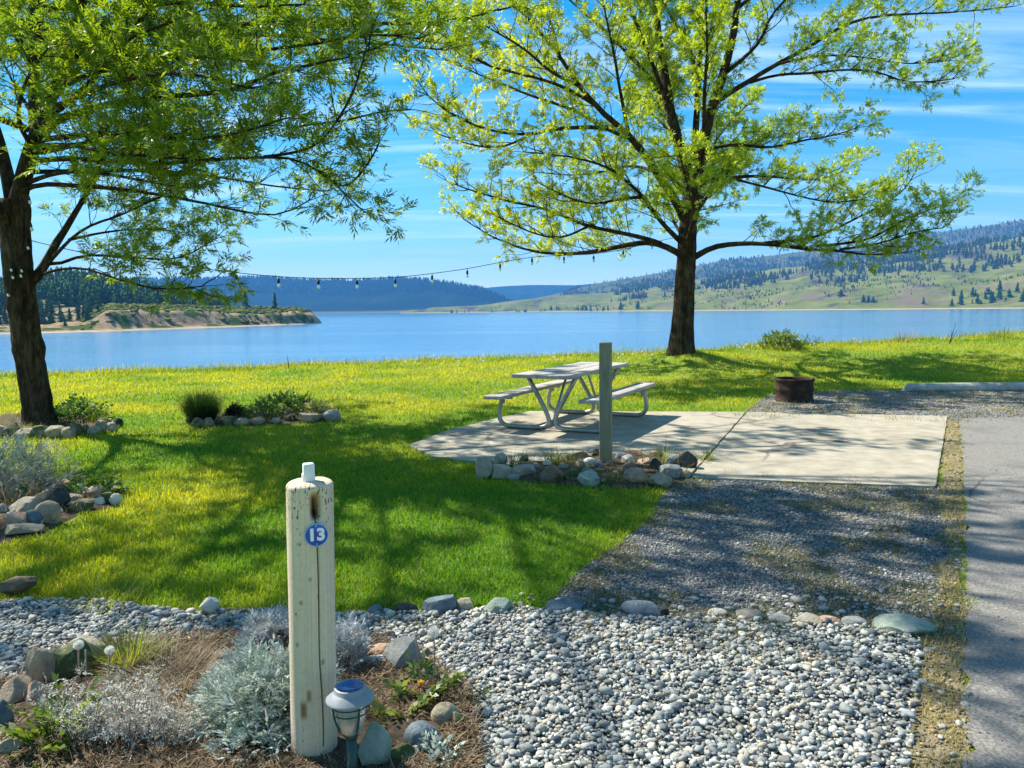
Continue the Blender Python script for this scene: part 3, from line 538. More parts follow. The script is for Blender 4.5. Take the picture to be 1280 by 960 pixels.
# crushed gravel
M_chip = colmat('gravel_chip', .85, .15, 0, 60, .3, 120)
def chips(poly, n, seed, sz, z, label, cols0=((.12, .13, .135), (.24, .24, .23), (.40, .37, .31))):
    g = np.random.default_rng(seed); X, Y = poly_pts(poly, n, g, (-3, 16), pw=1.3); keep = g.random(len(X)) < .35 + .9 * fbm(X * 2.5, Y * 2.5, 3); X, Y = X[keep], Y[keep]; n = len(X)
    size = sz * np.exp(g.normal(0, .35, n)) * (1 + .03 * Y); c = np.array(cols0)[g.choice(3, n, p=[.5, .36, .14])] * g.uniform(.6, 1.4, (n, 1))
    stones('gravel', np.stack([X, Y, terr(X, Y) + z + size * .3], -1), size, g.uniform(.5, 1, n), c, I1, I1F, M_chip, seed, .35, label, 'gravel', .8, smooth=False)
chips(Z_DRIVE, int(80000 * GRASS), 61, .0042, .004, 'fine dark crushed gravel of the drive')
chips(Z_BACK, int(20000 * GRASS), 62, .0055, .0045, 'crushed gravel around the fire ring')
chips(Z_STRIP, int(16000 * GRASS), 63, .0045, .010, 'fine tan grit of the verge beside the road', ((.22, .17, .09), (.34, .28, .17), (.18, .16, .10)))
chips(Z_ROAD, int(6000 * GRASS), 64, .0032, .016, 'loose grit lying on the asphalt road', ((.12, .12, .12), (.24, .23, .21), (.36, .33, .27)))
# sparse weeds and dead grass over the gravel, the verge and the soil
def thatch(name, poly, n, seed, label, cols, L=(.02, .06), W=(.0015, .003), lean=(1.0, 1.5), xl=(-3.5, 16), cl=.5, z=.008):
    g = np.random.default_rng(seed); X, Y = poly_pts(poly, n, g, xl, pw=1.3); k = fbm(X * 3 + seed, Y * 3, 3) > cl; X, Y = X[k], Y[k]; n = len(X); c = np.array(cols)[g.integers(0, len(cols), n)] * g.uniform(.6, 1.3, (n, 1))
    V, F, Cc = blades(np.stack([X, Y, terr(X, Y) + z], -1), g.random(n) * 6.28, g.uniform(*lean, n), g.uniform(*L, n), g.uniform(*W, n) * (1 + .12 * Y), g.uniform(-.3, .5, n), c, 2, .3, rootcol=.9, tipcol=1.05)
    stuff(mesh_np(name, V, F, M_grass, col=Cc), label, 'grass')
thatch('verge_grass', Z_STRIP, 26000, 71, 'short straw coloured grass on the verge beside the road', [(.46, .38, .20), (.38, .33, .15), (.52, .45, .27), (.24, .25, .08)], (.015, .05), lean=(.3, 1.4), cl=.40)
thatch('drive_weeds', Z_DRIVE, 40000, 72, 'thin weeds and dead grass growing through the gravel drive', [(.17, .17, .07), (.25, .22, .12), (.09, .13, .04)], (.015, .045), lean=(.4, 1.4), cl=.50)
thatch('path_weeds', Z_BACK, 12000, 73, 'thin weeds in the gravel around the fire ring', [(.15, .18, .05), (.25, .23, .10)], (.03, .08), lean=(.2, 1.2), cl=.52)
thatch('pebble_weeds', Z_PEB, 26000, 74, 'dead grass and tiny weeds between the pebbles', [(.24, .19, .10), (.12, .17, .05), (.30, .25, .15)], (.02, .06), lean=(.5, 1.45), cl=.63, z=.022, xl=(-4, 3))
thatch('mulch', Z_BED, 52000, 75, 'dry brown needles and bark bits on the bed soil', [(.20, .13, .07), (.30, .22, .14), (.09, .06, .035), (.36, .29, .2)], (.02, .07), (.002, .005), (1.1, 1.55), (-3.6, 1), .30, .06)
for i, zz in enumerate((Z_RING, Z_LBED, Z_TREEBED, Z_MBED)): thatch('mulch', zz, 1100, 76 + i, ['dry litter between the stones round the grey post', 'dry litter between the stones of the bed at the left edge', 'dry litter and grass inside the stone ring of the left tree', 'dry litter in the narrow bed with the ornamental grass'][i], [(.20, .15, .08), (.13, .15, .05), (.26, .22, .13)], (.03, .09), (.002, .005), (.4, 1.5), (-14, 9), .2, .07)
# ================================================================== THE TREES
def barkmat(name, stops, scale=(9, 9, 1.6)):
    m, t = newmat(name); g = N(t, 'ShaderNodeNewGeometry').outputs['Position']
    mpn = N(t, 'ShaderNodeMapping'); mpn.inputs['Scale'].default_value = scale; t.links.new(g, mpn.inputs[0])
    v = N(t, 'ShaderNodeTexNoise', i_Scale=1.9, i_Detail=8.0, i_Roughness=.7, i_Distortion=.8); t.links.new(mpn.outputs[0], v.inputs['Vector'])
    n = N(t, 'ShaderNodeTexNoise', i_Scale=5.0, i_Detail=6.0); t.links.new(g, n.inputs['Vector']); md = N(t, 'ShaderNodeMath', operation='MULTIPLY_ADD', i_1=.35, i_2=-.17); t.links.new(n.outputs['Fac'], md.inputs[0])
    ad = N(t, 'ShaderNodeMath', operation='ADD'); t.links.new(v.outputs['Fac'], ad.inputs[0]); t.links.new(md.outputs[0], ad.inputs[1])
    r = ramp(t, stops); t.links.new(ad.outputs[0], r.inputs[0]); b = N(t, 'ShaderNodeBsdfPrincipled', i_Roughness=.95); b.inputs['Specular IOR Level'].default_value = .1; t.links.new(r.outputs[0], b.inputs['Base Color'])
    bp = N(t, 'ShaderNodeBump', i_Strength=1.0, i_Distance=.05); t.links.new(v.outputs['Fac'], bp.inputs['Height']); t.links.new(bp.outputs[0], b.inputs['Normal'])
    o = N(t, 'ShaderNodeOutputMaterial'); t.links.new(b.outputs[0], o.inputs[0]); return m
M_bark = barkmat('furrowed_bark', [(.34, (.012, .009, .006)), (.5, (.045, .032, .019)), (.66, (.115, .084, .05))])
M_leaf = leafmat('tree_leaf', .55, (1.25, 1.25, .5), .05, .4)
def compound(P, D, Nn, size, pairs, llen, lwid, ang, g, cols, droop=.25):
    """pinnate leaves: n stalks with leaflets in pairs and one at the tip; every leaflet a folded diamond"""
    n = len(P); D = D / np.linalg.norm(D, axis=1, keepdims=True); S = np.cross(D, Nn); S /= np.maximum(np.linalg.norm(S, axis=1, keepdims=True), 1e-6); U = np.cross(S, D)
    Vs = []; Cs = []; items = []
    for k in range(pairs):
        f = .25 + .7 * k / max(1, pairs); items += [(f, 1), (f, -1)]
    items.append((1.0, 0))
    for f, sd in items:
        a = (ang * (1 - .25 * f) if sd else 0) * np.ones(n) + g.normal(0, .18, n)
        dirn = D * np.cos(a)[:, None] + S * (np.sin(a) * (sd if sd else 1))[:, None] - U * (droop * g.uniform(.2, 1.6, n))[:, None]; dirn /= np.linalg.norm(dirn, axis=1, keepdims=True)
        sz = (size * g.uniform(.75, 1.15, n))[:, None]; b = P + D * (size * f)[:, None] - U * (size * f * f * droop)[:, None]
        wv = np.cross(dirn, U + .5 * g.standard_normal((n, 3))); wv /= np.maximum(np.linalg.norm(wv, axis=1, keepdims=True), 1e-6)
        mid = b + dirn * sz * llen * .45; tip = b + dirn * sz * llen - U * sz * llen * .15
        Vs += [b, mid + wv * sz * lwid / 2, tip, mid - wv * sz * lwid / 2]; c = cols * g.uniform(.85, 1.15, (n, 1)); Cs += [c, c, c, c]
    V = np.stack(Vs, 1); m_ = V.shape[1]; F = (np.arange(m_).reshape(-1, 4)[None] + (np.arange(n) * m_)[:, None, None]).reshape(-1, 4)
    return V.reshape(-1, 3), F, np.stack(Cs, 1).reshape(-1, 3)
def resample(P, step):
    P = np.asarray(P, float); L = np.concatenate([[0], np.cumsum(np.linalg.norm(np.diff(P, axis=0), axis=1))]); n = max(2, int(L[-1] / step) + 1); s = np.linspace(0, L[-1], n)
    return np.stack([np.interp(s, L, P[:, k]) for k in range(3)], -1), L[-1]
def smooth_line(P, it=2):
    P = np.asarray(P, float)
    for _ in range(it):
        if len(P) < 3: break
        q = np.empty((2 * len(P) - 2, 3)); q[0::2] = .75 * P[:-1] + .25 * P[1:]; q[1::2] = .25 * P[:-1] + .75 * P[1:]; P = np.vstack([P[:1], q[1:-1], P[-1:]])
    return P
class Tree:
    def __init__(s, seed, dense=5): s.dense = dense; s.g = np.random.default_rng(seed); s.A = Acc(); s.lp = []; s.ld = []; s.n = 0
    def limb(s, P, r0, r1, sides=8, **kw):
        P = smooth_line(P); R, L = resample(P, max(.08, min(.25, np.linalg.norm(P[-1] - P[0]) / 12))); R = R + s.g.normal(0, .12, R.shape) * np.linspace(0, 1, len(R))[:, None] * min(.12, r0 * .5)
        s.A.add(*tube(R, r0 + (r1 - r0) * np.linspace(0, 1, len(R)) ** .75, sides, wob=.05, seed=s.n)); s.n += 1
        s.sprout(R, L, **kw); return R
    def sprout(s, R, L, start=.28, step=.27, clen=(.6, 1.7), ctaper=.55, leaf=1.0, up=.35, cr=.014, spread=1.0, outer=None):
        g = s.g; k = start * L + g.random() * step; T = np.gradient(R, axis=0); T /= np.linalg.norm(T, axis=1, keepdims=True); cum = np.linspace(0, L, len(R)); side = 1
        while k < L:
            i = min(len(R) - 1, int(np.searchsorted(cum, k))); t = T[i]; f = k / L
            a = g.random() * 6.28; e1 = np.cross(t, [0, 0, 1.0]); e1 /= max(np.linalg.norm(e1), 1e-6); e2 = np.cross(e1, t); side = -side
            o = e1 * side * (.55 + .7 * g.random()) + e2 * g.normal(.25, .55); o /= np.linalg.norm(o); th = g.uniform(.55, 1.05)
            d = t * math.cos(th) + o * math.sin(th) + np.array([0, 0, up]) * g.random(); d /= np.linalg.norm(d)
            ln = g.uniform(*clen) * (1 - ctaper * f); s.branch(R[i], d, ln, cr * (.6 + .6 * g.random()), leaf, up)
            k += step * g.uniform(.6, 1.5)
        s.branch(R[-1], T[-1], .5 * clen[0] + .3, cr * .7, leaf, up)
    def branch(s, p, d, ln, r, leaf, up):
        g = s.g; n = 5; P = [np.array(p)]; dd = d.copy()
        for _ in range(n): dd = dd + g.normal(0, .16, 3) + [0, 0, up * .12]; dd /= np.linalg.norm(dd); P.append(P[-1] + dd * ln / n)
        P = np.array(P); s.A.add(*tube(P, np.linspace(r, r * .28, n + 1), 4, cap=False)); m_ = max(3, int(ln / .11))
        for q in range(m_):
            f = .22 + .78 * (q + g.random()) / m_; x = f * n; i = min(n - 1, int(x)); b = P[i] + (P[i + 1] - P[i]) * (x - i); t = P[i + 1] - P[i]; t = t / np.linalg.norm(t)
            o = g.standard_normal(3); o -= t * (o @ t); o /= np.linalg.norm(o); th = g.uniform(.4, 1.1); e = t * math.cos(th) + o * math.sin(th) + [0, 0, .22]; e /= np.linalg.norm(e); l2 = g.uniform(.10, .42) * (1.15 - .5 * f)
            b2 = b + e * l2 + [0, 0, .02]; s.A.add(*tube(np.array([b, (b + b2) / 2 + g.normal(0, .012, 3), b2]), [r * .35, r * .25, r * .12], 3, cap=False))
            if g.random() < leaf:
                for _ in range(int(g.integers(s.dense, s.dense + 4))): s.lp.append(b + (b2 - b) * g.uniform(.45, 1.05)); s.ld.append(e + g.normal(0, .6, 3) + [0, 0, .15])
        s.lp += [P[-1]] * 3; s.ld += [dd + g.normal(0, .4, 3) for _ in range(3)]
    def finish(s, root, size, pairs, llen, lwid, colf, keep=None):
        s.A.build('trunk', M_bark, root, smooth=True); g = s.g; P = np.array(s.lp); D = np.array(s.ld)
        if keep is not None: k = keep(P, g); P, D = P[k], D[k]
        Nn = g.standard_normal(P.shape) * .5 + [0, 0, 1.0]; c = colf(P, g)
        V, F, C = compound(P, D, Nn, size * g.uniform(.6, 1.25, len(P)), pairs, llen, lwid, .9, g, c, .2); print(root.name, len(P), 'leaves', len(F), 'leaflets')
        mesh_np('crown', V, F, M_leaf, root, C)
def px3(L, Y0):   # traced limb: pixel column, pixel row, distance before (-) or behind (+) the trunk
    return np.array([pd(a, b, Y0 + d) for a, b, d in L])

# ---- the tree by the water
YR = 19.0; root = empty('deciduous_tree', (0, 0, 0), 'spreading open crowned tree on the grassy mound behind the picnic table', 'tree', 'big lawn trees'); T = Tree(3, 4)
tr = px3([(851, 446, 0), (852, 430, 0), (853, 410, 0), (855, 380, 0), (856, 350, 0), (858, 325, 0), (859, 300, 0), (861, 275, 0), (863, 252, 0)], YR); tr, _ = resample(tr, .12)
zz = tr[:, 2] - tr[0, 2]; rad = .275 + .13 * np.exp(-zz / .35) - .018 * zz
T.A.add(*tube(tr, rad, 22, wob=.035, seed=9))
def LR(L, r0, r1=.012, **kw):
    kw['start'] = max(.12, kw.get('start', .28) - .12); kw.setdefault('step', .14); kw.setdefault('clen', (.5, 1.6)); kw.setdefault('cr', .012); T.limb(px3(L, YR), r0, r1, **kw)
# uprights
LR([(860, 290, 0), (862, 258, .05), (860, 225, .1), (850, 185, .2), (838, 140, .4), (829, 80, .6), (820, 20, .8), (815, -40, 1.0), (808, -110, 1.2), (800, -180, 1.3)], .19, .03, sides=10, start=.35)
LR([(864, 270, 0), (869, 230, -.1), (877, 185, -.3), (888, 140, -.5), (905, 90, -.7), (916, 50, -.9), (922, 0, -1.1), (930, -70, -1.3), (940, -150, -1.4)], .18, .03, sides=10, start=.35)
LR([(866, 240, .1), (869, 170, .3), (875, 80, .6), (877, 0, .9), (880, -90, 1.1), (876, -170, 1.2)], .11, .02, start=.35)
LR([(872, 92, .5), (862, 62, .5), (849, 38, .6), (826, 0, .9), (800, -60, 1.1)], .06, .015)
LR([(846, 175, .2), (828, 120, 1.0), (807, 90, 1.5), (786, 69, 1.9), (759, 40, 2.4), (722, 10, 2.9), (690, -20, 3.2)], .08)
LR([(838, 140, .4), (812, 70, .2), (792, 20, -.1), (770, -40, -.4), (748, -100, -.6)], .07)
LR([(829, 80, .6), (800, 10, 1.4), (770, -50, 2.1)], .05)
# big limb rising to the left
LR([(858, 278, 0), (844, 250, -.2), (826, 224, -.4), (812, 202, -.5), (788, 170, -.8), (754, 143, -1.0), (722, 106, -1.3), (701, 72, -1.6), (679, 45, -1.8), (653, 16, -2.0), (620, -20, -2.2)], .13, .014, start=.3)
LR([(759, 159, -.9), (717, 159, -1.3), (690, 162, -1.5), (658, 169, -1.7), (621, 165, -2.0), (581, 153, -2.3), (541, 127, -2.5), (525, 106, -2.6)], .06, start=.2)
LR([(660, 170, -1.7), (626, 186, -1.6), (586, 181, -1.7), (547, 167, -1.8)], .03, start=.15)
LR([(790, 174, -.8), (748, 157, -.3), (722, 138, .0), (669, 122, .4), (626, 104, .8), (573, 82, 1.2), (548, 70, 1.4)], .055, start=.25)
LR([(745, 132, -1.1), (718, 115, -1.0), (685, 101, -.9), (640, 90, -.8), (600, 80, -.6), (552, 42, -.4), (525, 25, -.3)], .045, start=.2)
LR([(786, 168, -.8), (775, 114, -1.4), (768, 69, -1.8), (759, 27, -2.1), (745, -40, -2.5)], .05, start=.25)
LR([(722, 106, -1.3), (690, 92, -2.0), (655, 60, -2.7), (620, 40, -3.2), (585, 20, -3.5)], .045, start=.2)
LR([(700, 72, -1.6), (690, 30, -1.0), (672, -10, -.5), (650, -60, 0)], .04)
# lower left
LR([(856, 322, -.1), (846, 315, -.1), (830, 307, -.2), (811, 302, -.2), (784, 306, -.1), (743, 315, .2), (702, 318, .5), (662, 314, .7), (621, 299, .9), (595, 284, 1.0), (580, 274, 1.1)], .085, .012, start=.3, up=.55)
LR([(826, 305, -.2), (811, 299, -.5), (776, 291, -.9), (735, 283, -1.3), (697, 267, -1.6), (670, 258, -1.8), (635, 252, -2.1), (586, 237, -2.4), (558, 226, -2.6)], .065, start=.22, up=.5)
LR([(856, 306, -.1), (846, 298, -.2), (819, 269, -.8), (800, 240, -1.2), (775, 220, -1.5), (757, 207, -1.8), (716, 196, -2.2), (686, 193, -2.5), (655, 190, -2.7)], .07, start=.25)
LR([(802, 246, -1.2), (770, 249, -1.6), (746, 256, -1.9), (715, 250, -2.3), (680, 232, -2.6)], .04, start=.2)
LR([(820, 215, -.4), (790, 205, .6), (755, 215, 1.4), (715, 220, 2.0), (670, 215, 2.5)], .045, start=.25)
LR([(735, 283, -1.3), (700, 300, -1.7), (660, 290, -2.0), (620, 270, -2.2)], .03, start=.15)
# right
LR([(860, 326, .0), (872, 319, .0), (892, 308, -.2), (923, 304, -.4), (967, 305, -.7), (1007, 312, -1.0), (1045, 313, -1.2), (1086, 319, -1.4), (1132, 316, -1.6)], .085, start=.35, up=.5)
LR([(955, 304, -.6), (1014, 299, -.3), (1051, 283, .0), (1101, 257, .4), (1132, 238, .6), (1149, 205, .8)], .045, start=.3, up=.45)
LR([(1020, 308, -1.0), (1086, 301, -1.4), (1117, 282, -1.7), (1157, 263, -2.0), (1188, 254, -2.2)], .04, start=.15, up=.5)
LR([(1050, 312, -1.2), (1100, 305, -1.9), (1140, 290, -2.3), (1178, 285, -2.6)], .03, start=.1, up=.5)
LR([(870, 238, -.1), (879, 226, -.1), (914, 222, .2), (951, 219, .5), (995, 224, .9), (1032, 225, 1.2), (1070, 204, 1.5)], .06, start=.3, up=.4)
LR([(915, 223, .2), (961, 235, .0), (1001, 246, -.2), (1039, 254, -.4), (1075, 250, -.6)], .035, start=.25, up=.4)
LR([(877, 192, -.3), (890, 184, -.6), (924, 180, -1.1), (961, 186, -1.6), (1000, 176, -2.0), (1040, 170, -2.3), (1062, 163, -2.5)], .05, start=.25, up=.35)
LR([(890, 132, -.5), (908, 118, -.3), (931, 105, .0), (969, 81, .4), (1010, 60, .8), (1055, 30, 1.2), (1100, 19, 1.5), (1156, 17, 1.9), (1212, 14, 2.2), (1266, 8, 2.5)], .075, start=.35, up=.3)
LR([(969, 81, .4), (1025, 68, .2), (1081, 71, .0), (1130, 81, -.2), (1186, 76, -.4)], .035, start=.2, up=.3)
LR([(938, 103, .0), (970, 93, -.6), (1010, 92, -1.1), (1062, 86, -1.5), (1100, 90, -1.8), (1137, 105, -2.0), (1190, 99, -2.2)], .04, start=.25, up=.25)
LR([(908, 90, -.7), (950, 56, -1.6), (961, 22, -2.0), (990, -10, -2.4), (1040, -40, -2.8)], .055)
LR([(922, 10, -1.1), (960, -20, -.4), (1010, -30, .3), (1080, -35, 1.0), (1150, -30, 1.5), (1210, -25, 1.9)], .05, start=.25)
LR([(880, 60, .6), (910, 0, 1.6), (940, -60, 2.4)], .05)
# towards and away from the camera
T.dense = 6
LR([(860, 300, -.1), (866, 280, -1.2), (868, 258, -2.4), (858, 225, -3.6), (850, 195, -4.5)], .07, start=.4)
LR([(861, 280, .1), (880, 250, 1.4), (905, 220, 2.6), (930, 190, 3.8), (950, 170, 4.6)], .07, start=.3)
LR([(848, 178, .2), (830, 130, 1.6), (815, 90, 3.0), (800, 50, 4.2)], .06, start=.3)
LR([(880, 180, -.3), (880, 120, -1.8), (885, 50, -3.2), (880, -30, -4.2)], .06, start=.35)
LR([(860, 300, 0), (845, 285, 1.2), (838, 262, 2.4), (832, 240, 3.4), (828, 225, 4.3)], .06)
LR([(862, 270, .1), (872, 250, 1.2), (890, 235, 2.2), (900, 215, 3.2), (925, 205, 4.2)], .06)
LR([(865, 250, .1), (880, 200, 1.4), (905, 160, 2.8), (935, 130, 4.0)], .06)
LR([(850, 190, .2), (835, 160, 1.5), (812, 140, 2.8), (790, 125, 4.0)], .055)
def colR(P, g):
    n = len(P); a = g.random(n)[:, None]; left = np.clip((TREE_R[0] + .5 - P[:, 0]) / 5, 0, 1)[:, None]      # sunlight painted in: leaf colour turns yellower towards the left
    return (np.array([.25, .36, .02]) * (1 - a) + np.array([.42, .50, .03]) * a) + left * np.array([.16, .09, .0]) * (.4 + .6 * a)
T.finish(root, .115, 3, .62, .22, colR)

# ---- the tree by the stone ring at left
YL = 11.1; root = empty('deciduous_tree', (0, 0, 0), 'dense leaning tree in the stone ring at the left edge', 'tree', 'big lawn trees'); T = Tree(5, 4)
tr = px3([(50, 534, 0), (49, 524, 0), (44, 490, 0), (38, 455, 0), (33, 420, 0), (28, 385, 0), (24, 350, 0), (20, 310, 0), (18, 274, .0), (18, 250, .0)], YL); tr, _ = resample(tr, .08); zz = tr[:, 2] - tr[0, 2]
T.A.add(*tube(tr, .185 + .065 * np.exp(-zz / .25) + .005 * np.clip(zz - 1.2, 0, 3) + .025 * np.exp(-((zz - 1.15) / .12) ** 2), 22, wob=.04, seed=19))
TREE_L = tr
def LL(L, r0, r1=.009, **kw):
    kw.setdefault('step', .13); kw.setdefault('clen', (.35, 1.15)); kw.setdefault('cr', .008); T.limb(px3(L, YL), r0, r1, **kw)
LL([(19, 300, 0), (22, 250, 0), (34, 205, -.1), (45, 172, -.1), (52, 148, -.2), (66, 115, -.3), (82, 85, -.4), (92, 50, -.5), (105, 0, -.6), (115, -70, -.7), (125, -150, -.8)], .15, .03, start=.4)
LL([(46, 168, -.1), (43, 120, .1), (42, 75, .2), (50, 25, .4), (55, -50, .5), (60, -140, .6)], .10, .02, start=.35)
LL([(19, 290, 0), (10, 220, .1), (-10, 150, .3), (-30, 80, .6), (-50, 0, .8), (-80, -90, 1.0)], .12, .02, start=.4)
LL([(18, 300, 0), (0, 260, -.3), (-40, 210, -.8), (-100, 150, -1.5), (-170, 80, -2.2)], .09, start=.3)
LL([(84, 82, -.4), (105, 55, -.3), (120, 40, -.2), (155, 17, 0), (195, 0, .2), (250, -40, .5), (310, -80, .8)], .055)
# long limbs over the lawn to the right
LL([(48, 158, -.2), (66, 150, -.4), (87, 145, -.6), (125, 132, -.9), (200, 122, -1.4), (250, 118, -1.7), (298, 112, -2.0), (340, 91, -2.2), (380, 82, -2.4), (410, 78, -2.5), (461, 63, -2.7)], .065, start=.25)
LL([(92, 50, -.5), (150, 47, -.3), (210, 38, -.2), (280, 33, 0), (340, 28, .2), (395, 29, .3), (461, 29, .4), (522, 30, .5), (567, 24, .6), (600, 19, .6), (640, 8, .7)], .06, start=.3)
LL([(95, 45, -.5), (160, 70, -1.1), (240, 75, -1.6), (330, 62, -2.0), (380, 57, -2.2), (431, 48, -2.4), (470, 42, -2.5), (520, 48, -2.6)], .05, start=.25)
LL([(36, 202, -.1), (70, 198, -.4), (120, 200, -.7), (200, 206, -1.1), (280, 198, -1.5), (340, 196, -1.8), (371, 199, -1.9), (401, 215, -2.1), (431, 240, -2.3), (449, 260, -2.4)], .045, start=.2)
LL([(401, 215, -2.1), (431, 239, -2.2), (461, 205, -2.3), (473, 181, -2.4)], .014, start=.1, step=.12, clen=(.2, .5))
LL([(330, 196, -1.7), (377, 190, -1.9), (400, 178, -2.1), (416, 160, -2.2), (443, 115, -2.4), (458, 60, -2.6)], .02, start=.1, step=.14, clen=(.3, .7))
LL([(360, 160, -1.8), (401, 154, -2.0), (437, 150, -2.1), (476, 139, -2.2), (512, 137, -2.3)], .014, start=.3, leaf=.15, step=.22, clen=(.2, .5))
LL([(25, 240, -.1), (49, 229, -.2), (94, 232, -.4), (150, 236, -.5), (206, 244, -.7), (262, 255, -.9), (319, 268, -1.1), (352, 269, -1.2), (386, 251, -1.3)], .04, start=.25, leaf=.35, clen=(.4, 1.0), up=.2)
LL([(30, 215, -.1), (90, 214, .3), (160, 212, .6), (230, 216, .8), (280, 222, 1.0), (340, 233, 1.1), (410, 239, 1.2)], .035, start=.2, leaf=.5, up=.25)
LL([(50, 190, -.1), (110, 178, .5), (180, 170, 1.0), (260, 165, 1.4), (330, 150, 1.7)], .045, start=.25)
LL([(56, 140, -.2), (110, 115, -1.2), (170, 95, -2.0), (240, 90, -2.7), (310, 110, -3.2)], .045, start=.25)
LL([(48, 175, -.1), (90, 170, -1.0), (150, 165, -1.8), (220, 175, -2.4), (290, 170, -2.8), (350, 150, -3.1)], .045, start=.2)
LL([(46, 182, -.1), (85, 180, -.9), (130, 190, -1.6), (190, 195, -2.2), (250, 200, -2.6)], .04, start=.2)
LL([(70, 110, -.3), (130, 85, .6), (200, 75, 1.3), (270, 72, 1.9), (340, 80, 2.3), (410, 100, 2.6)], .05, start=.25)
for L in ([(30, 230, 0), (70, 215, -.6), (120, 215, -1.0), (175, 225, -1.4), (230, 235, -1.7)], [(44, 170, 0), (95, 140, .6), (160, 130, 1.1), (230, 130, 1.5)], [(40, 185, -.1), (20, 150, -.8), (30, 100, -1.5), (60, 60, -2.2)], [(60, 130, -.2), (110, 70, -1.0), (180, 40, -1.8), (260, 10, -2.4)], [(90, 60, -.4), (140, 20, -1.0), (220, 0, -1.6), (300, 10, -2.2), (380, 5, -2.6)], [(50, 158, -.2), (20, 110, .8), (0, 70, 1.5)]): LL(L, .04, start=.2)
# low right group
T.dense = 6
LL([(34, 356, 0), (50, 343, .1), (60, 322, .2), (82, 285, .3), (101, 255, .5), (118, 225, .6), (130, 195, .7)], .085, .02, start=.35)
LL([(55, 335, .15), (86, 300, .1), (112, 281, 0), (150, 270, -.1), (187, 251, -.2), (215, 240, -.3)], .03, start=.3)
LL([(58, 330, .15), (75, 330, .3), (101, 319, .4), (131, 319, .5), (169, 322, .6), (225, 326, .8), (270, 298, 1.0)], .026, start=.2)
LL([(50, 345, .1), (67, 337, -.1), (101, 334, -.2), (124, 341, -.3), (157, 352, -.5), (187, 360, -.6), (220, 362, -.7), (252, 358, -.8)], .024, start=.25)
LL([(86, 300, .2), (130, 290, .7), (180, 285, 1.1), (225, 290, 1.5)], .025, start=.2)
# the part of the crown above and beside the frame, limb by limb round the trunk
g = np.random.default_rng(8); T.dense = 10
for k in range(15):
    a = k * 2 * math.pi / 15 + g.uniform(-.2, .2); z0 = g.uniform(4.0, 7.5); L = g.uniform(4.2, 6.6) * (1.15 if math.cos(a) > .2 else .95); el = g.uniform(.12, .65); b = TREE_L[-1] + np.array([.25 + .1 * (z0 - 4), 0, z0 - TREE_L[-1][2]])
    P = [b]; d = np.array([math.cos(a) * math.cos(el), math.sin(a) * math.cos(el), math.sin(el)])
    for q in range(7): d = d + g.normal(0, .08, 3) + [0, 0, -.035 if el > .3 else .02]; d /= np.linalg.norm(d); P.append(P[-1] + d * L / 7)
    P = np.array(P); qx, qy, qz = proj(P)
    P[:, 2] += np.maximum(0, 5.0 - P[:, 2]) * np.linspace(0, 1, 8)
    T.limb(P, .05, .010, step=.20, clen=(.6, 1.5), start=.25)
for k, (a, z0, L, el) in enumerate([(-.15, 6.0, 8.0, .35), (-.40, 6.6, 8.2, .32), (-.62, 7.2, 8.4, .30), (-.30, 7.8, 8.6, .30), (-.85, 6.5, 7.5, .36), (0.1, 7.0, 8.0, .35), (-.5, 8.6, 8.0, .25), (-1.1, 6.2, 5.5, .35), (-1.4, 6.8, 5.5, .30), (-1.7, 6.0, 5.0, .35), (-1.25, 7.8, 6.0, .3), (-2.0, 6.6, 5.0, .3), (-1.55, 8.4, 5.5, .25)]):  # more unseen limbs, added to shade the drive, road and near lawn
    b = TREE_L[-1] + np.array([.25 + .1 * (z0 - 4), 0, z0 - TREE_L[-1][2]]); P = [b]; d = np.array([math.cos(a) * math.cos(el), math.sin(a) * math.cos(el), math.sin(el)])
    for q in range(8): d = d + g.normal(0, .06, 3) - [0, 0, .03]; d /= np.linalg.norm(d); P.append(P[-1] + d * L / 8)
    T.limb(np.array(P), .045, .010, step=.17, clen=(.6, 1.7), start=.3)
def keepL(P, g):
    """thins out-of-frame leaves whose shadow would fall on ground meant to be sunlit"""
    x, y, z = proj(P); out = (y < -6) | (x < -6) | (z < 0); S = P.copy(); S[:, :2] += SUN_SHIFT * P[:, 2:3]; S[:, 2] = 0; sx_, sy_, sz_ = proj(S); sz_ok = sz_ > 0
    pr = np.ones(len(P))
    def zone(x0, x1, y0, y1, p): pr[out & sz_ok & (sx_ > x0) & (sx_ < x1) & (sy_ > y0) & (sy_ < y1)] = p
    for zdef in LIT: zone(*zdef)
    fl = fbm(S[:, 0] * 2.4 + 9, S[:, 1] * 3.4, 3); pr[out & (fl > .49)] *= .03  # unseen leaves also thinned in patches, to let flecks of sun through
    return g.random(len(P)) < pr
LIT = [(-100, 850, 535, 750, .7), (690, 1210, 612, 770, .6), (500, 1300, 450, 612, .05), (470, 1130, 785, 1600, .05), (40, 480, 800, 1600, .05), (380, 760, 900, 2500, .04), (-200, 170, 440, 500, .1)]  # ground zones kept sunnier by dropping unseen leaves
def colL(P, g):
    a = g.random(len(P))[:, None]; return np.array([.12, .23, .012]) * (1 - a) + np.array([.28, .36, .018]) * a
T.finish(root, .115, 3, .72, .16, colL, keepL)
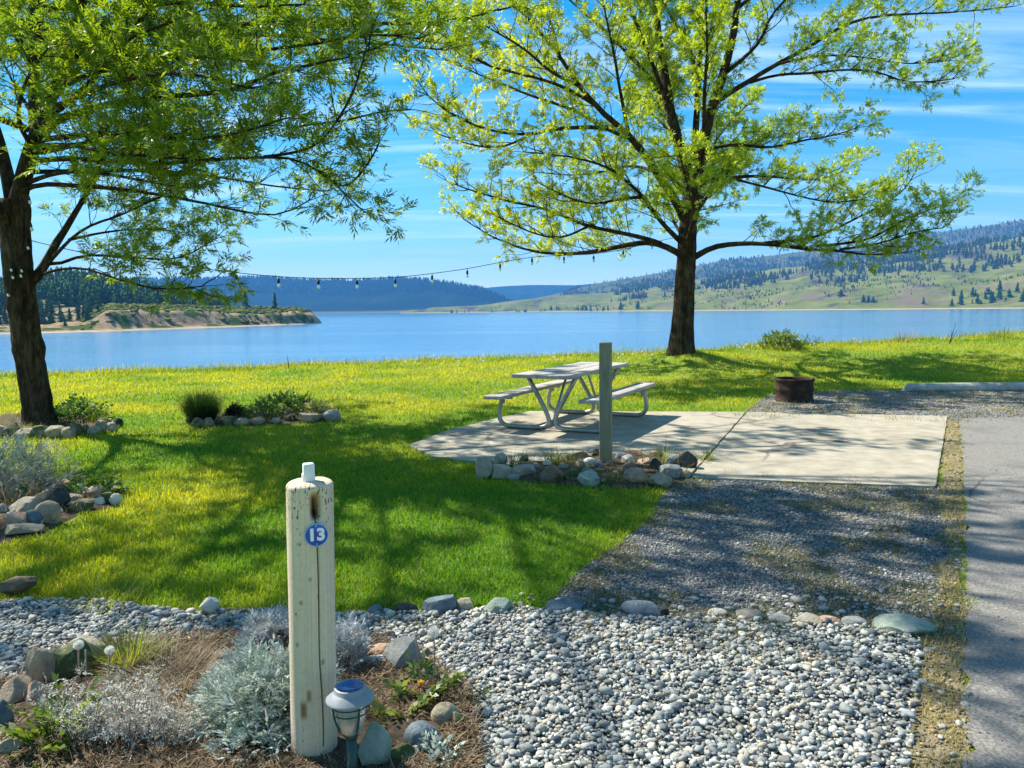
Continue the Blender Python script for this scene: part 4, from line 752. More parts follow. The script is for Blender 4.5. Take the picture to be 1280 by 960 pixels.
# ================================================================== PICNIC TABLE
M_galv = pmat('galvanised_tube', [(.3, (.22, .235, .20)), (.6, (.36, .37, .33)), (.8, (.46, .46, .42))], 9, .42, .12, 60, metal=.55, spec=.5, local=True)
M_board = pmat('weathered_board', [(.3, (.24, .225, .205)), (.5, (.35, .33, .305)), (.72, (.44, .42, .39))], 3, .75, .25, 40, stretch=(6, .7, 6), local=True, dist=.004)
n0 = gp(690, 541); f0 = gp(745, 521); ax = f0 - n0; ang = math.atan2(ax[1], ax[0]) - math.pi / 2; mid = (n0 + f0) / 2; half = np.linalg.norm(ax[:2]) / 2
TB = empty('picnic_table', (mid[0], mid[1], .028), 'weathered grey picnic table with bent tube legs on the concrete pad', 'picnic table', rz=ang)
A = Acc(); g = np.random.default_rng(2)
for k in range(3): A.add(*box(((k - 1) * .255, g.normal(0, .004), .735), (.249, 2.42, .045), bev=.006))
A.add(*box((0, -.0, .702), (.66, .05, .018))); A.build('tabletop', M_board, TB)
for s in (-1, 1):
    A = Acc(); A.add(*box((s * .66, 0, .445), (.255, 2.42, .045), bev=.006)); A.build('seat', M_board, TB)
def arc(P, k=5): return smooth_line(np.array(P), 3)
for e in (-1, 1):
    y = e * half
    for s in (-1, 1):
        P = arc([(s * .34, y, .70), (s * .20, y, .46), (s * .055, y, .20), (s * .035, y, .09), (s * .12, y, .032), (s * .30, y, .030), (s * .52, y, .030), (s * .70, y, .032), (s * .775, y, .12), (s * .765, y, .26), (s * .735, y, .36), (s * .70, y, .415)])
        A = Acc(); A.add(*tube(P, .030, 12)); A.add(*box((s * .68, y, .405), (.20, .05, .03))); A.add(*box((s * .715, y, .365), (.06, .012, .07))); A.build('leg', M_galv, TB, smooth=False)
        for p in bpy.context.scene.objects[-1:]: pass
    A = Acc(); A.add(*box((0, y, .695), (.74, .06, .028))); A.build('crossbar', M_galv, TB)
    A = Acc(); A.add(*tube([(0.03, y * .96, .20), (.03, y * .45, .70)], .018, 8)); A.build('brace', M_galv, TB)
for o in COL.objects:
    if o.name.startswith('leg'):
        o.data.polygons.foreach_set('use_smooth', np.array([len(p.vertices) == 4 and p.area < .004 for p in o.data.polygons]))

# ================================================================== GREY POST IN THE STONE RING
M_paint = pmat('flaking_grey_paint', [(.3, (.16, .155, .09)), (.5, (.23, .22, .14)), (.7, (.29, .275, .185))], 5, .85, .3, 30, stretch=(5, 5, 1), blotch=((.06, .045, .03), 9, .68, .72), dist=.004)
p = gp(757.5, 583); h = (pd(757, 428, p[1])[2]); A = Acc(); A.add(*box((0, 0, h / 2), (.118, .118, h), bev=.006))
o = A.build('wooden_post', M_paint); o.location = (p[0], p[1], 0); o.rotation_euler = (0, math.radians(-.2), math.radians(-14)); tag(o, 'square post with flaking grey green paint standing in the stone ring', 'post')

# ================================================================== FIRE RING
M_rust = pmat('rusted_steel', [(.3, (.016, .011, .010)), (.5, (.042, .026, .019)), (.72, (.095, .058, .042))], 7, .85, .4, 50, local=True, metal=.3, dist=.006)
a_ = gp(998, 503); hr = pd(998, 474, a_[1])[2] - 0.0; r = 24 / 960 * a_[1]
prof = [(r * .93, 0), (r * .99, .0), (r * .99, .03), (r * .95, .05), (r * .95, hr * .42), (r * 1.0, hr * .48), (r * 1.0, hr * .56), (r * .95, hr * .62), (r * .95, hr * .86), (r * 1.02, hr * .92), (r * 1.02, hr), (r * .92, hr), (r * .90, hr * .85), (r * .90, .02), (0.01, .02)]
FR = empty('fire_ring', (a_[0], a_[1] + .2, 0), 'rusty round steel fire ring on the gravel below the lawn tree', 'fire pit')
A = Acc(); A.add(*lathe(prof, 48)); A.build('ring', M_rust, FR, smooth=True)
M_ash = pmat('ash', [(.3, (.02, .02, .02)), (.7, (.16, .15, .14))], 14, 1, .8, 40); A = Acc(); A.add(*lathe([(r * .89, .05), (r * .5, .08), (.02, .10)], 24)); A.build('ash_bed', M_ash, FR, smooth=True)

# ================================================================== CONCRETE WHEEL STOP
p0 = gp(1133, 490); p1 = p0 + np.array([2.35, -.10, 0]); hh = .145; dv = (p1 - p0) / np.linalg.norm(p1 - p0); sv = np.array([-dv[1], dv[0], 0]); V = []; L_ = np.linalg.norm(p1 - p0)
secs = [(0, .0), (.015, .55), (.10, .94), (.14, 1), (L_ - .14, 1), (L_ - .10, .94), (L_ - .015, .55), (L_, .0)]
for (l, k) in secs:
    for (sx1, zz1) in ((-.10, 0), (-.10, .06 * k), (-.065, hh * k), (.065, hh * k), (.10, .06 * k), (.10, 0)): V.append(p0 + dv * l + sv * (sx1 + .10) + np.array([0, 0, zz1 + .002]))
F = [[i * 6 + j, i * 6 + (j + 1) % 6, i * 6 + 6 + (j + 1) % 6, i * 6 + 6 + j] for i in range(7) for j in range(6)]
M_stop = pmat('old_concrete', [(.3, (.26, .27, .24)), (.55, (.38, .385, .35)), (.8, (.48, .475, .44))], 8, .9, .35, 70, blotch=((.20, .22, .18), 3, .55, .7), dist=.006)
o = mesh_np('wheel_stop', np.array(V), np.array(F), M_stop); tag(o, 'long pale concrete wheel stop at the lawn edge on the right', 'wheel stop')

# ================================================================== SITE POST WITH NUMBER
LEAN = .020; p = gp(393.5, 952); PD = p[1]; top = pd(391, 600, PD)[2]; R0 = 56.5 / 960 * np.linalg.norm(p[:2]) / 2 * 1.0
nc, nr = 260, 330; cam_a = math.atan2(-p[1], -p[0]); th = np.linspace(0, 2 * math.pi, nc, endpoint=False) + cam_a + math.pi; zz = np.concatenate([np.linspace(-.08, top - .022, nr - 14), top - .022 + .022 * np.sin(np.linspace(.1, math.pi / 2, 14))])
TH, ZZ = np.meshgrid(th, zz); rel = (TH - cam_a - math.pi * 2 + math.pi) % (2 * math.pi) - math.pi
rr = R0 * (1 + .012 * (vnoise(np.cos(TH) * 2 + 5, ZZ * 3 + np.sin(TH) * 2) - .5) * 2 + .006 * (vnoise(TH * 14 / 1.0, ZZ * 1.2) - .5))
sq = 1 / (np.abs(np.cos(rel)) ** 3.0 + np.abs(np.sin(rel)) ** 3.0) ** (1 / 3.0); rr = rr * (.72 + .28 * sq) / 1.0
tap = np.ones_like(ZZ); e = ZZ > top - .035; q = np.clip((ZZ - (top - .022)) / .022, 0, 1); tap = np.sqrt(np.clip(1 - q ** 3 * .50, .05, 1)); rr = rr * tap
arcx = rel * R0; vz = top - ZZ; px2m = PD / 960
hx, hz = 6.0 * px2m, 27 * px2m; hole = np.exp(-(((arcx - hx) / (6.5 * px2m)) ** 4 + ((vz - hz) / (15 * px2m)) ** 4)); rr -= .030 * hole
ckx = hx + (.002 * np.sin(ZZ * 11) + .004 * (vnoise(ZZ * 5 + 3, ZZ * 0) - .5) + .012 * np.clip((vz - .12) / .6, 0, 1)); ck = np.exp(-((arcx - ckx) / .0021) ** 2) * (vz > .05) * (vz < .93); rr -= .011 * ck
V = np.stack([rr * np.cos(TH), rr * np.sin(TH), ZZ], -1).reshape(-1, 3); V[:, 0] += LEAN * V[:, 2] ; i = np.arange(len(zz) - 1)[:, None] * nc; j = np.arange(nc)[None]; k = (j + 1) % nc
F = np.stack([i + j, i + k, i + nc + k, i + nc + j], -1).reshape(-1, 4); nV = len(V); V = np.vstack([V, [[LEAN * top, 0, top - .001]]]); jj = np.arange(nc); F3 = np.stack([(len(zz) - 1) * nc + jj, (len(zz) - 1) * nc + (jj + 1) % nc, np.full(nc, nV)], -1)
grain = .5 + .5 * (vnoise(TH * 26, ZZ * 2.0) - .5) * 1.3 + .35 * (vnoise(TH * 60, ZZ * 5) - .5); basec = np.array([.72, .59, .43])[None, None] * (.80 + .30 * grain[..., None])
grey = np.clip((fbm(TH * 3, ZZ * 2.2, 4) - .5) * 3, 0, 1)[..., None]; basec = basec * (1 - .35 * grey) + np.array([.52, .48, .37]) * .35 * grey
def spot(cx, cy, w_, h_, c, s=1.0):
    global basec
    d = np.exp(-(((arcx - cx * px2m) / (w_ * px2m)) ** 4 + ((vz - cy * px2m) / (h_ * px2m)) ** 4))[..., None] * s; basec = basec * (1 - d) + np.array(c) * d
hd = hole[..., None]; basec = basec * (1 - hd) + (np.array([.30, .15, .055]) * (.5 + .5 * np.clip((vz - hz) / (15 * px2m) * -1 + .4, 0, 1))[..., None]) * hd; spot(6, 39, 5, 6, (.02, .012, .008))
for a in ((-13, 291, 4.5, 12, (.22, .12, .045)), (-6, 272, 3, 8, (.30, .20, .09)), (-14, 150, 2.5, 3, (.34, .25, .13)), (-2, 120, 2, 2.5, (.32, .24, .13)), (-14, 75, 2, 2, (.28, .2, .1)), (-20, 205, 2, 3, (.3, .22, .12)), (12, 230, 2, 4, (.3, .22, .12)), (-21, 165, 1.5, 2, (.2, .14, .08))): spot(*a, .9)
ckc = ck[..., None]; basec = basec * (1 - ckc) + np.array([.03, .02, .014]) * ckc
lich = ((vnoise(TH * 22 + 3, ZZ * 90) > .80) & (np.abs(vz) < .06 + .12 * vnoise(TH * 3, ZZ * 0 + 3)))[..., None]; basec = np.where(lich, np.array([.10, .085, .06]), basec)
spk = ((vnoise(TH * 40 + 31, ZZ * 130 + 7) > .955))[..., None]; basec = np.where(spk, basec * .45, basec)
low = np.clip(1 - (ZZ - .02) / .10, 0, 1)[..., None] * .5; basec = basec * (1 - low) + np.array([.20, .16, .11]) * low
M_post = colmat('weathered_log', .85, .15, .35, 220, .10, 60)
PO = empty('site_post', (p[0], p[1], 0), 'pale weathered round wooden post with blue number tag 13', 'post')
mesh_np('post_body', V, [F, F3], M_post, PO, np.vstack([basec.reshape(-1, 3), [[.42, .38, .29]]]), smooth=True)
# tag
M_blue = pmat('blue_enamel', [(.35, (.012, .055, .42)), (.6, (.016, .075, .52)), (.8, (.05, .14, .55))], 30, .35, .05, 60, spec=.5, local=True); M_white = plain('white_paint', (.80, .82, .84), .45); M_lb = plain('pale_blue_rim', (.30, .50, .72), .4)
tgp = pd(396.5, 660.5, PD); fr = R0 * 1.012; ca = cam_a; nv = np.array([math.cos(ca), math.sin(ca), 0]); rv = np.array([-math.sin(ca), math.cos(ca), 0])
if rv @ RT < 0: rv = -rv
cpos = np.array([LEAN * tgp[2], 0, tgp[2]]) + nv * (fr + .004) + rv * (6.5 * px2m); rt = 14.5 * px2m
Rm = np.stack([rv, np.array([0, 0, 1.0]), nv], 1)
TG = bpy.data.objects.new('number_tag', None)
def place(V): return V @ Rm.T + cpos
A = Acc(); v, f = lathe([(.0005, .004), (rt * .90, .004), (rt * .965, .0032), (rt * .965, 0), (rt * .9, -.002)], 40); A.add(place(v), f); tg = A.build('number_tag', M_blue, PO)
A = Acc(); v, f = lathe([(rt * .93, .0042), (rt * .95, .0058), (rt * 1.0, .0052), (rt * 1.0, -.002)], 40); A.add(place(v), f); A.build('rim', M_lb, tg)
for zf in (-.80, .80):
    A = Acc(); A.add(*[x if i else place(x + np.array([0, rt * zf, 0])) for i, x in enumerate(lathe([(.0004, .0075), (.0022, .007), (.0028, .004)], 12))]); A.build('screw', M_lb, tg)
fc = bpy.data.curves.new('number', 'FONT'); fc.body = '13'; fc.align_x = 'CENTER'; fc.align_y = 'CENTER'; fc.size = rt * 1.42; fc.extrude = .0006; fc.offset = .0027; fc.space_character = 1.05; fc.materials.append(M_white)
ft = bpy.data.objects.new('number_outline', fc); COL.objects.link(ft); bpy.context.view_layer.update(); fm = bpy.data.meshes.new_from_object(ft.evaluated_get(bpy.context.evaluated_depsgraph_get())); bpy.data.objects.remove(ft)
fo = bpy.data.objects.new('number', fm); link(fo, tg); Mx = Matrix.Identity(4)
for q in range(3):
    Mx[q][0] = rv[q]; Mx[q][1] = (0, 0, 1)[q]; Mx[q][2] = nv[q]; Mx[q][3] = (cpos + nv * .0052)[q]
fo.matrix_local = Mx
# white cap left on the post
M_pvc = pmat('white_plastic', [(.3, (.66, .68, .70)), (.7, (.80, .81, .82))], 20, .5, .08, 60, local=True)
A = Acc(); s_ = px2m
v, f = box((0, 0, 12 * s_), (14 * s_, 13 * s_, 24 * s_), rotz(cam_a - math.pi / 2 + .12), bev=.006); A.add(v, f); v, f = box((-3.4 * s_, .004, 5.5 * s_), (11 * s_, 11 * s_, 11 * s_), rotz(cam_a - math.pi / 2 + .12), bev=.004); A.add(v, f)
o = A.build('plastic_cap', M_pvc); o.location = (p[0] + LEAN * top, p[1] - .01, top - .004); tag(o, 'small white plastic block standing on top of the site post', 'cap')

# ================================================================== SOLAR PATH LANTERN
q = gp(432, 985); q = pd(432, 985, PD - .16); LP = np.array([pd(438, 880, PD - .17)[0], PD - .17, 0]); s_ = LP[1] / 960; zc = lambda py: pd(438, py, LP[1])[2]
LA = empty('solar_lantern', (LP[0], LP[1], 0), 'dark green solar path lantern with blue grey cap beside the site post', 'lantern')
M_cap = pmat('grey_cap_plastic', [(.35, (.20, .22, .24)), (.65, (.26, .28, .30))], 12, .42, .08, 90, spec=.5, local=True); M_dk = plain('dark_green_plastic', (.02, .055, .05), .4); M_pan = pmat('solar_panel', [(.4, (.02, .08, .22)), (.6, (.05, .16, .36))], 40, .15, 0, spec=.8, local=True)
zt, zr_, zb = zc(857), zc(874), zc(914)
A = Acc(); A.add(*lathe([(17 * s_, zt - .002), (19 * s_, zt), (20.5 * s_, zt - .004), (20.5 * s_, zt - .014), (22 * s_, zt - .016), (30 * s_, zr_ + .010), (31.5 * s_, zr_ + .006), (31.5 * s_, zr_ + .003), (29 * s_, zr_), (10 * s_, zr_ + .004)], 48)); A.build('cap', M_cap, LA, smooth=True)
A = Acc(); A.add(*lathe([(17.2 * s_, zt - .001), (16.5 * s_, zt - .007), (.0005, zt - .008)], 40)); A.build('solar_panel', M_pan, LA)
nrib = 72; prof = [(20 * s_, zr_ + .002), (20 * s_, zr_ - .02), (19 * s_, (zr_ + zb) / 2), (15 * s_, zb + .008), (10 * s_, zb - .004)]; th = np.arange(nrib) * 2 * math.pi / nrib; V = np.concatenate([np.stack([(r_ * (1 + .03 * (np.arange(nrib) % 2))) * np.cos(th), (r_ * (1 + .03 * (np.arange(nrib) % 2))) * np.sin(th), np.full(nrib, z_)], -1) for r_, z_ in prof]); i = np.arange(4)[:, None] * nrib; j = np.arange(nrib)[None]
M_glass = plain('ribbed_glass', (.62, .68, .68), .18, 0, .6, .6); mesh_np('glass_shade', V, np.stack([i + j, i + (j + 1) % nrib, i + nrib + (j + 1) % nrib, i + nrib + j], -1).reshape(-1, 4), M_glass, LA)
A = Acc()
for zz_, r_ in ((zr_ - .012, 25 * s_), ((zr_ * .8 + zb * .2) - .012, 24.5 * s_)): A.add(*tube([(r_ * math.cos(t_), r_ * math.sin(t_), zz_) for t_ in np.linspace(0, 2 * math.pi, 40)], .0022, 6))
for t_ in np.arange(4) * math.pi / 2 - .9: A.add(*tube(smooth_line(np.array([(r_ * s_ * math.cos(t_), r_ * s_ * math.sin(t_), z_) for r_, z_ in ((24, zr_ + .002), (24.5, zr_ - .02), (22.5, (zr_ + zb) / 2), (15, zb + .006), (7, zb - .012))])), .0034, 6))
A.add(*lathe([(8 * s_, zb - .004), (10 * s_, zb - .010), (8 * s_, zb - .022), (6.5 * s_, zb - .026)], 20)); A.build('cage', M_dk, LA, smooth=True)
A = Acc(); A.add(*tube([(0, 0, zb - .02), (-.002, 0, -.05)], 7.0 * s_, 14)); A.build('stake', M_dk, LA, smooth=True)

# ================================================================== STRING LIGHTS
M_cord = plain('black_cord', (.012, .012, .014), .6); M_bulb = plain('clear_bulb', (.75, .8, .82), .05, 0, .5, .92); M_bulbw = plain('frosted_bulb', (.80, .82, .80), .3, 0, .5, .3)
LW = [(36, 300), (110, 318), (185, 327), (240, 334), (295, 341), (348, 346), (398, 348), (446, 348), (494, 347), (540, 342), (584, 336), (625, 328), (665, 321), (705, 319), (742, 318), (779, 312), (815, 303), (848, 296)]
A0 = np.array([pd(36, 300, YL)[0], YL]); B0 = np.array([pd(848, 296, YR)[0], YR - .3])
def onwire(px, py):
    d = ray(px, py); t = ((A0[0] * (B0 - A0)[1] - A0[1] * (B0 - A0)[0])) / (d[0] * (B0 - A0)[1] - d[1] * (B0 - A0)[0]); return EYE + d * t
wire = np.array([onwire(a, b) for a, b in LW]); SL = empty('string_lights', tuple(wire[0]), 'long string of hanging bulbs between the two lawn trees', 'string lights'); off = wire[0]
A = Acc(); A.add(*tube(smooth_line(wire, 2) - off, .0065, 5)); A.build('cable', M_cord, SL)
def bulb(P, s, parent, mat, tilt=(0, 0)):
    A = Acc(); v, f = lathe([(.003, .0), (.006, -.01), (.006, -.03), (.020, -.035), (.023, -.10), (.016, -.108)], 12); Rx = np.array(Matrix.Rotation(tilt[0], 3, 'X') @ Matrix.Rotation(tilt[1], 3, 'Y')); A.add(v * s @ Rx.T + P, f); so = A.build('socket', M_cord, parent, smooth=True)
    A = Acc(); v, f = lathe([(.014, -.105), (.018, -.115), (.026, -.137), (.026, -.15), (.020, -.168), (.010, -.178), (.001, -.18)], 14); A.add(v * s @ Rx.T + P, f); A.build('bulb', mat, so, smooth=True)
for a, b in LW[3:17]: bulb(onwire(a, b) - off, 1.0 if a < 800 else .9, SL, M_bulb)
SB = empty('string_lights', tuple(pd(30, 300, YL - .3)), 'coiled end of the bulb string hanging against the left trunk', 'string lights'); off = np.array(SB.location)
W2 = [(36, 300, -.02), (40, 262, -.28), (36, 254, -.32), (33, 280, -.32), (38, 288, -.32), (30, 305, -.32), (33, 312, -.33), (22, 322, -.32), (12, 322, -.31), (10, 340, -.30), (6, 348, -.3)]
A = Acc(); A.add(*tube(smooth_line(px3(W2, YL), 2) - off, .006, 5)); A.build('cable', M_cord, SB)
for (a, b, s) in ((35, 243, .75), (37, 276, .80), (33, 302, .62), (25, 331, .6), (24, 337, .62), (12, 330, .6), (14, 339, .62), (8, 360, .7)): bulb(pd(a, b, YL - .33) - off, s, SB, M_bulbw if b < 350 else M_bulb, (.15, -.1))
# ================================================================== STONES
def rockmat(name, a, b, c, sc_=14, bl=None): return pmat(name, [(.3, a), (.52, b), (.74, c)], sc_, .85, .8, sc_ * 4, dist=.015, blotch=bl)
RM = {
 'pale': rockmat('pale_granite', (.23, .205, .15), (.35, .315, .235), (.47, .43, .345), 16, ((.17, .145, .10), 8, .54, .68)),
 'white': rockmat('white_quartz', (.42, .40, .34), (.54, .52, .45), (.66, .64, .57), 9),
 'tan': rockmat('tan_sandstone', (.22, .17, .11), (.36, .28, .19), (.48, .40, .29), 12, ((.14, .11, .07), 9, .55, .7)),
 'pink': rockmat('pinkish_stone', (.27, .16, .105), (.40, .255, .175), (.50, .37, .28), 12, ((.16, .11, .08), 8, .58, .7)),
 'brown': rockmat('brown_stone', (.09, .065, .045), (.17, .12, .08), (.27, .20, .14), 14),
 'grey': rockmat('speckled_grey_granite', (.20, .21, .20), (.30, .31, .295), (.42, .42, .40), 40, ((.16, .165, .14), 9, .56, .7)),
 'blue': rockmat('blue_grey_stone', (.075, .105, .13), (.125, .165, .195), (.21, .25, .27), 14),
 'green': rockmat('pale_green_stone', (.17, .22, .18), (.27, .325, .27), (.37, .41, .35), 18),
 'dark': rockmat('dark_basalt', (.016, .022, .022), (.035, .045, .045), (.075, .085, .08), 14),
 'moss': rockmat('mossy_stone', (.10, .105, .06), (.19, .185, .115), (.32, .30, .22), 14, ((.055, .08, .025), 9, .46, .58)),
}
def rock_mesh(seed, ang, sub=4):
    bm = bmesh.new(); bmesh.ops.create_icosphere(bm, subdivisions=sub, radius=1); V = np.array([v.co[:] for v in bm.verts]); F = np.array([[v.index for v in f.verts] for f in bm.faces]); bm.free(); g = np.random.default_rng(seed)
    nn = np.array([mnoise.fractal(Vector(v * .9 + seed * 3.1), 1.0, 2.0, 4) for v in V]); V = V * (1 + (.16 if ang else .09) * nn)[:, None]
    for _ in range(20 if ang else 9):
        n = g.standard_normal(3); n /= np.linalg.norm(n); d = g.uniform(.50, .78) if ang else g.uniform(.72, .92); over = np.maximum(V @ n - d, 0); V = V - (over * (.93 if ang else .7))[:, None] * n
    n2 = np.array([mnoise.fractal(Vector(v * 4 + seed), 1.0, 2.0, 3) for v in V]); V = V * (1 + (.03 if ang else .012) * n2)[:, None]
    lo, hi = V.min(0), V.max(0); return (V - (lo + hi) / 2) / ((hi - lo) / 2), F
_rk = 0
def rock(px, py, wpx, hpx, mk, label, ang=None, deep=None, lift=0.0, group=None, rot=None):
    """a stone whose front foot shows at (px, py), about wpx by hpx pixels large"""
    global _rk; _rk += 1; g = np.random.default_rng(1000 + _rk)
    p = gpt(px, py); m_ = np.linalg.norm(p[:2] - 0) / 960; w_, h_ = wpx * m_ * 1.06, hpx * m_ * 1.04; dp = deep * m_ if deep else w_ * g.uniform(.6, .85); a_ = ang if ang is not None else g.random() < .5
    V, F = rock_mesh(_rk, a_, 4); h2 = h_ * 1.35; dirn = p[:2] / np.linalg.norm(p[:2]); V = V * np.array([w_ / 2, dp / 2, h2 / 2]); r_ = math.atan2(dirn[1], dirn[0]) - math.pi / 2 + (rot if rot is not None else g.normal(0, .12)); V = V @ rotz(r_).T
    o = mesh_np('stone', V, F, RM[mk], smooth=True); o.data.set_sharp_from_angle(angle=math.radians(24)); q = p[:2] + dirn * dp * .36; o.location = (q[0], q[1], tz(q[0], q[1]) + h_ - h2 / 2 + lift); tag(o, label, 'stone', group); return o
GRP = 'stones round the grey post'
for a in [
 (605, 599, 21, 25, 'pale', 'pale pointed stone at the far left of the ring round the grey post', True), (625, 588, 18, 19, 'pale', 'pale stone with a dark side, second from left in the grey post ring', True),
 (627, 599, 28, 15, 'pale', 'long low pale stone in front of the two left end stones of the ring'), (655, 598, 30, 13, 'pale', 'flat pale slab lying near the left front of the ring'), (642, 602, 15, 7, 'grey', 'small flat grey stone on the grass before the flat pale slab'),
 (684, 586, 12, 9, 'white', 'round cream stone behind the flat topped brown block'), (691, 605, 35, 19, 'brown', 'flat topped brown block in the front of the ring', True), (716, 604, 19, 15, 'moss', 'mossy squarish stone right of the flat topped brown block'),
 (737, 611, 29, 18, 'green', 'pale greenish block at the front foot of the grey post', True), (722, 582, 28, 15, 'brown', 'dark brown wedge shaped stone behind the ring left of the post', True), (725, 588, 13, 11, 'tan', 'small tan stone before the dark brown wedge'),
 (737, 586, 17, 11, 'white', 'whitish oval stone just left of the grey post'), (735, 595, 18, 9, 'pale', 'small pale stone above the greenish block'), (748, 590, 12, 11, 'blue', 'small blue grey stone against the left side of the grey post'),
 (746, 573, 12, 10, 'dark', 'small dark stone behind the grey post'), (786, 583, 17, 12, 'white', 'rounded cream stone just right of the grey post'), (788, 594, 20, 12, 'brown', 'dark brown rounded stone below the cream stone right of the post'),
 (792, 575, 23, 9, 'brown', 'flat dark brown stone at the back right of the post'), (775, 578, 15, 10, 'blue', 'bluish stone touching the right side of the grey post'), (806, 585, 19, 10, 'tan', 'flat tan stone in the middle of the right half of the ring'),
 (819, 590, 16, 14, 'dark', 'dark green black stone between the tan flat stone and the pale slab'), (795, 607, 33, 18, 'pink', 'salmon brown block in the front of the ring right of the post', True), (825, 611, 28, 17, 'pale', 'pale slab leaning right of the salmon brown block', True),
 (838, 600, 25, 16, 'grey', 'grey stone behind the pale leaning slab'), (841, 585, 18, 12, 'blue', 'dark blue stone left of the large black stone'), (858, 588, 26, 21, 'dark', 'large shiny black stone at the right end of the ring', True),
 (854, 599, 18, 10, 'pale', 'pale stone below the large black stone'), (822, 576, 15, 9, 'brown', 'small brown stone at the back edge near the pad, right half of the ring'), (771, 599, 13, 8, 'moss', 'small mossy stone at the front right of the post foot'),
 (756, 609, 13, 11, 'moss', 'mossy lump half hidden by grass right of the greenish block'), (670, 590, 14, 9, 'grey', 'small grey stone behind the brown block near the weeds'), (655, 580, 11, 8, 'dark', 'small dark stone beside the grass weeds at the back left of the ring'), (704, 590, 14, 9, 'pale', 'pale oval stone behind the mossy squarish stone'), (800, 596, 11, 8, 'grey', 'small grey stone squeezed behind the salmon brown block'), (765, 588, 12, 10, 'moss', 'mossy stone at the foot of the grey post')]:
    rock(a[0], a[1], a[2], a[3], a[4], a[5], *(a[6:] or ()), group=GRP, lift=.018)
GRP = 'stones of the bed at the left edge'
for a in [
 (145, 633, 13, 10, 'white', 'white oval stone at the right tip of the left edge bed'), (124, 635, 13, 7, 'white', 'flat whitish stone second from the right tip of the left bed'), (134, 633, 14, 11, 'moss', 'dark mossy stone between the two white stones at the bed tip'),
 (116, 628, 21, 13, 'tan', 'tan rounded stone before the leafy plant in the left bed'), (100, 622, 16, 11, 'white', 'bright white stone at the top of the left bed pile', False), (84, 621, 21, 15, 'pink', 'pinkish upright stone at the top of the left bed pile', True),
 (72, 643, 27, 24, 'dark', 'large dark green stone in the middle of the left bed pile', True), (71, 622, 26, 10, 'white', 'whitish slab capping the large dark green stone'), (102, 642, 25, 11, 'moss', 'flat mossy stone lying right of the large dark green stone'),
 (85, 639, 8, 7, 'white', 'tiny white stone right of the large dark green stone'), (75, 646, 7, 5, 'white', 'tiny white pebble on the grass below the dark green stone'), (55, 640, 25, 18, 'tan', 'beige stone left of the large dark green stone'),
 (35, 648, 34, 17, 'pale', 'light angular slab at the left of the bed pile', True), (60, 658, 25, 22, 'tan', 'round beige stone at the lower front of the left bed', False), (42, 662, 19, 16, 'blue', 'round blue grey stone left of the round beige stone', False),
 (23, 666, 22, 16, 'pink', 'pinkish brown stone at the lower left of the bed pile'), (31, 672, 35, 9, 'pale', 'pale flat slab at the very front of the left bed'), (22, 634, 23, 20, 'moss', 'mossy grey stone under the lavender bush'), (4, 649, 11, 12, 'grey', 'grey stone cut by the left picture edge in the bed'), (58, 622, 14, 13, 'brown', 'reddish brown stone at the back of the left bed pile'), (15, 652, 10, 8, 'white', 'small white stone beside the stone at the picture edge'), (95, 632, 15, 9, 'pale', 'pale low stone behind the flat mossy stone')]:
    rock(a[0], a[1], a[2], a[3], a[4], a[5], *(a[6:] or ()), group=GRP, lift=.03)
GRP = 'stones ringing the left tree'
for a in [
 (2, 547, 14, 10, 'grey', 'grey stone at the left picture edge in the tree ring'), (15, 547, 18, 13, 'moss', 'tall mossy stone first from the left edge in the tree ring'), (32, 549, 25, 9, 'pale', 'flat pale slab below the left trunk'), (52, 549, 21, 12, 'moss', 'mossy block right below the left trunk'),
 (72, 549, 22, 12, 'pale', 'pale wedge stone right of the mossy block in the tree ring', True), (86, 549, 14, 11, 'tan', 'round tan stone in the middle front of the tree ring'), (95, 545, 16, 12, 'moss', 'mossy stone behind the round tan stone of the tree ring'), (107, 544, 13, 9, 'moss', 'small mossy stone right of the middle in the tree ring'),
 (118, 544, 13, 8, 'pale', 'low pale stone near the right of the tree ring'), (128, 542, 14, 12, 'tan', 'upright tan stone near the right end of the tree ring'), (140, 541, 13, 9, 'pale', 'round pale stone at the right end of the tree ring', False), (131, 534, 14, 8, 'moss', 'flat mossy stone behind the upright tan stone'), (148, 535, 10, 9, 'dark', 'dark stone at the far right of the tree ring')]:
    rock(a[0], a[1], a[2], a[3], a[4], a[5], *(a[6:] or ()), group=GRP, lift=.025)
GRP = 'stones of the narrow lawn bed'
for a in [
 (240, 532, 13, 10, 'moss', 'arched mossy stone at the left end of the narrow lawn bed'), (248, 535, 15, 10, 'moss', 'grey stone in front of the ornamental grass clump'), (261, 534, 13, 9, 'tan', 'tan stone right of the grey stone below the ornamental grass'), (287, 534, 19, 10, 'moss', 'mossy stone under the small round shrub'),
 (303, 533, 19, 7, 'pale', 'flat pale stone right of the small round shrub'), (323, 532, 17, 8, 'tan', 'flat tan stone left of the leafy perennial'), (391, 529, 31, 10, 'tan', 'long flat tan slab at the right of the narrow lawn bed', True), (415, 528, 21, 13, 'grey', 'rounded grey stone at the right end of the narrow bed', False), (364, 529, 15, 8, 'dark', 'dark stone between the perennials of the narrow bed'), (345, 531, 12, 6, 'pale', 'small pale stone under the leafy perennial'), (273, 531, 10, 6, 'tan', 'small tan stone between the ornamental grass and the round shrub')]:
    rock(a[0], a[1], a[2], a[3], a[4], a[5], *(a[6:] or ()), group=GRP, lift=.025)
GRP = 'stones of the foreground bed'
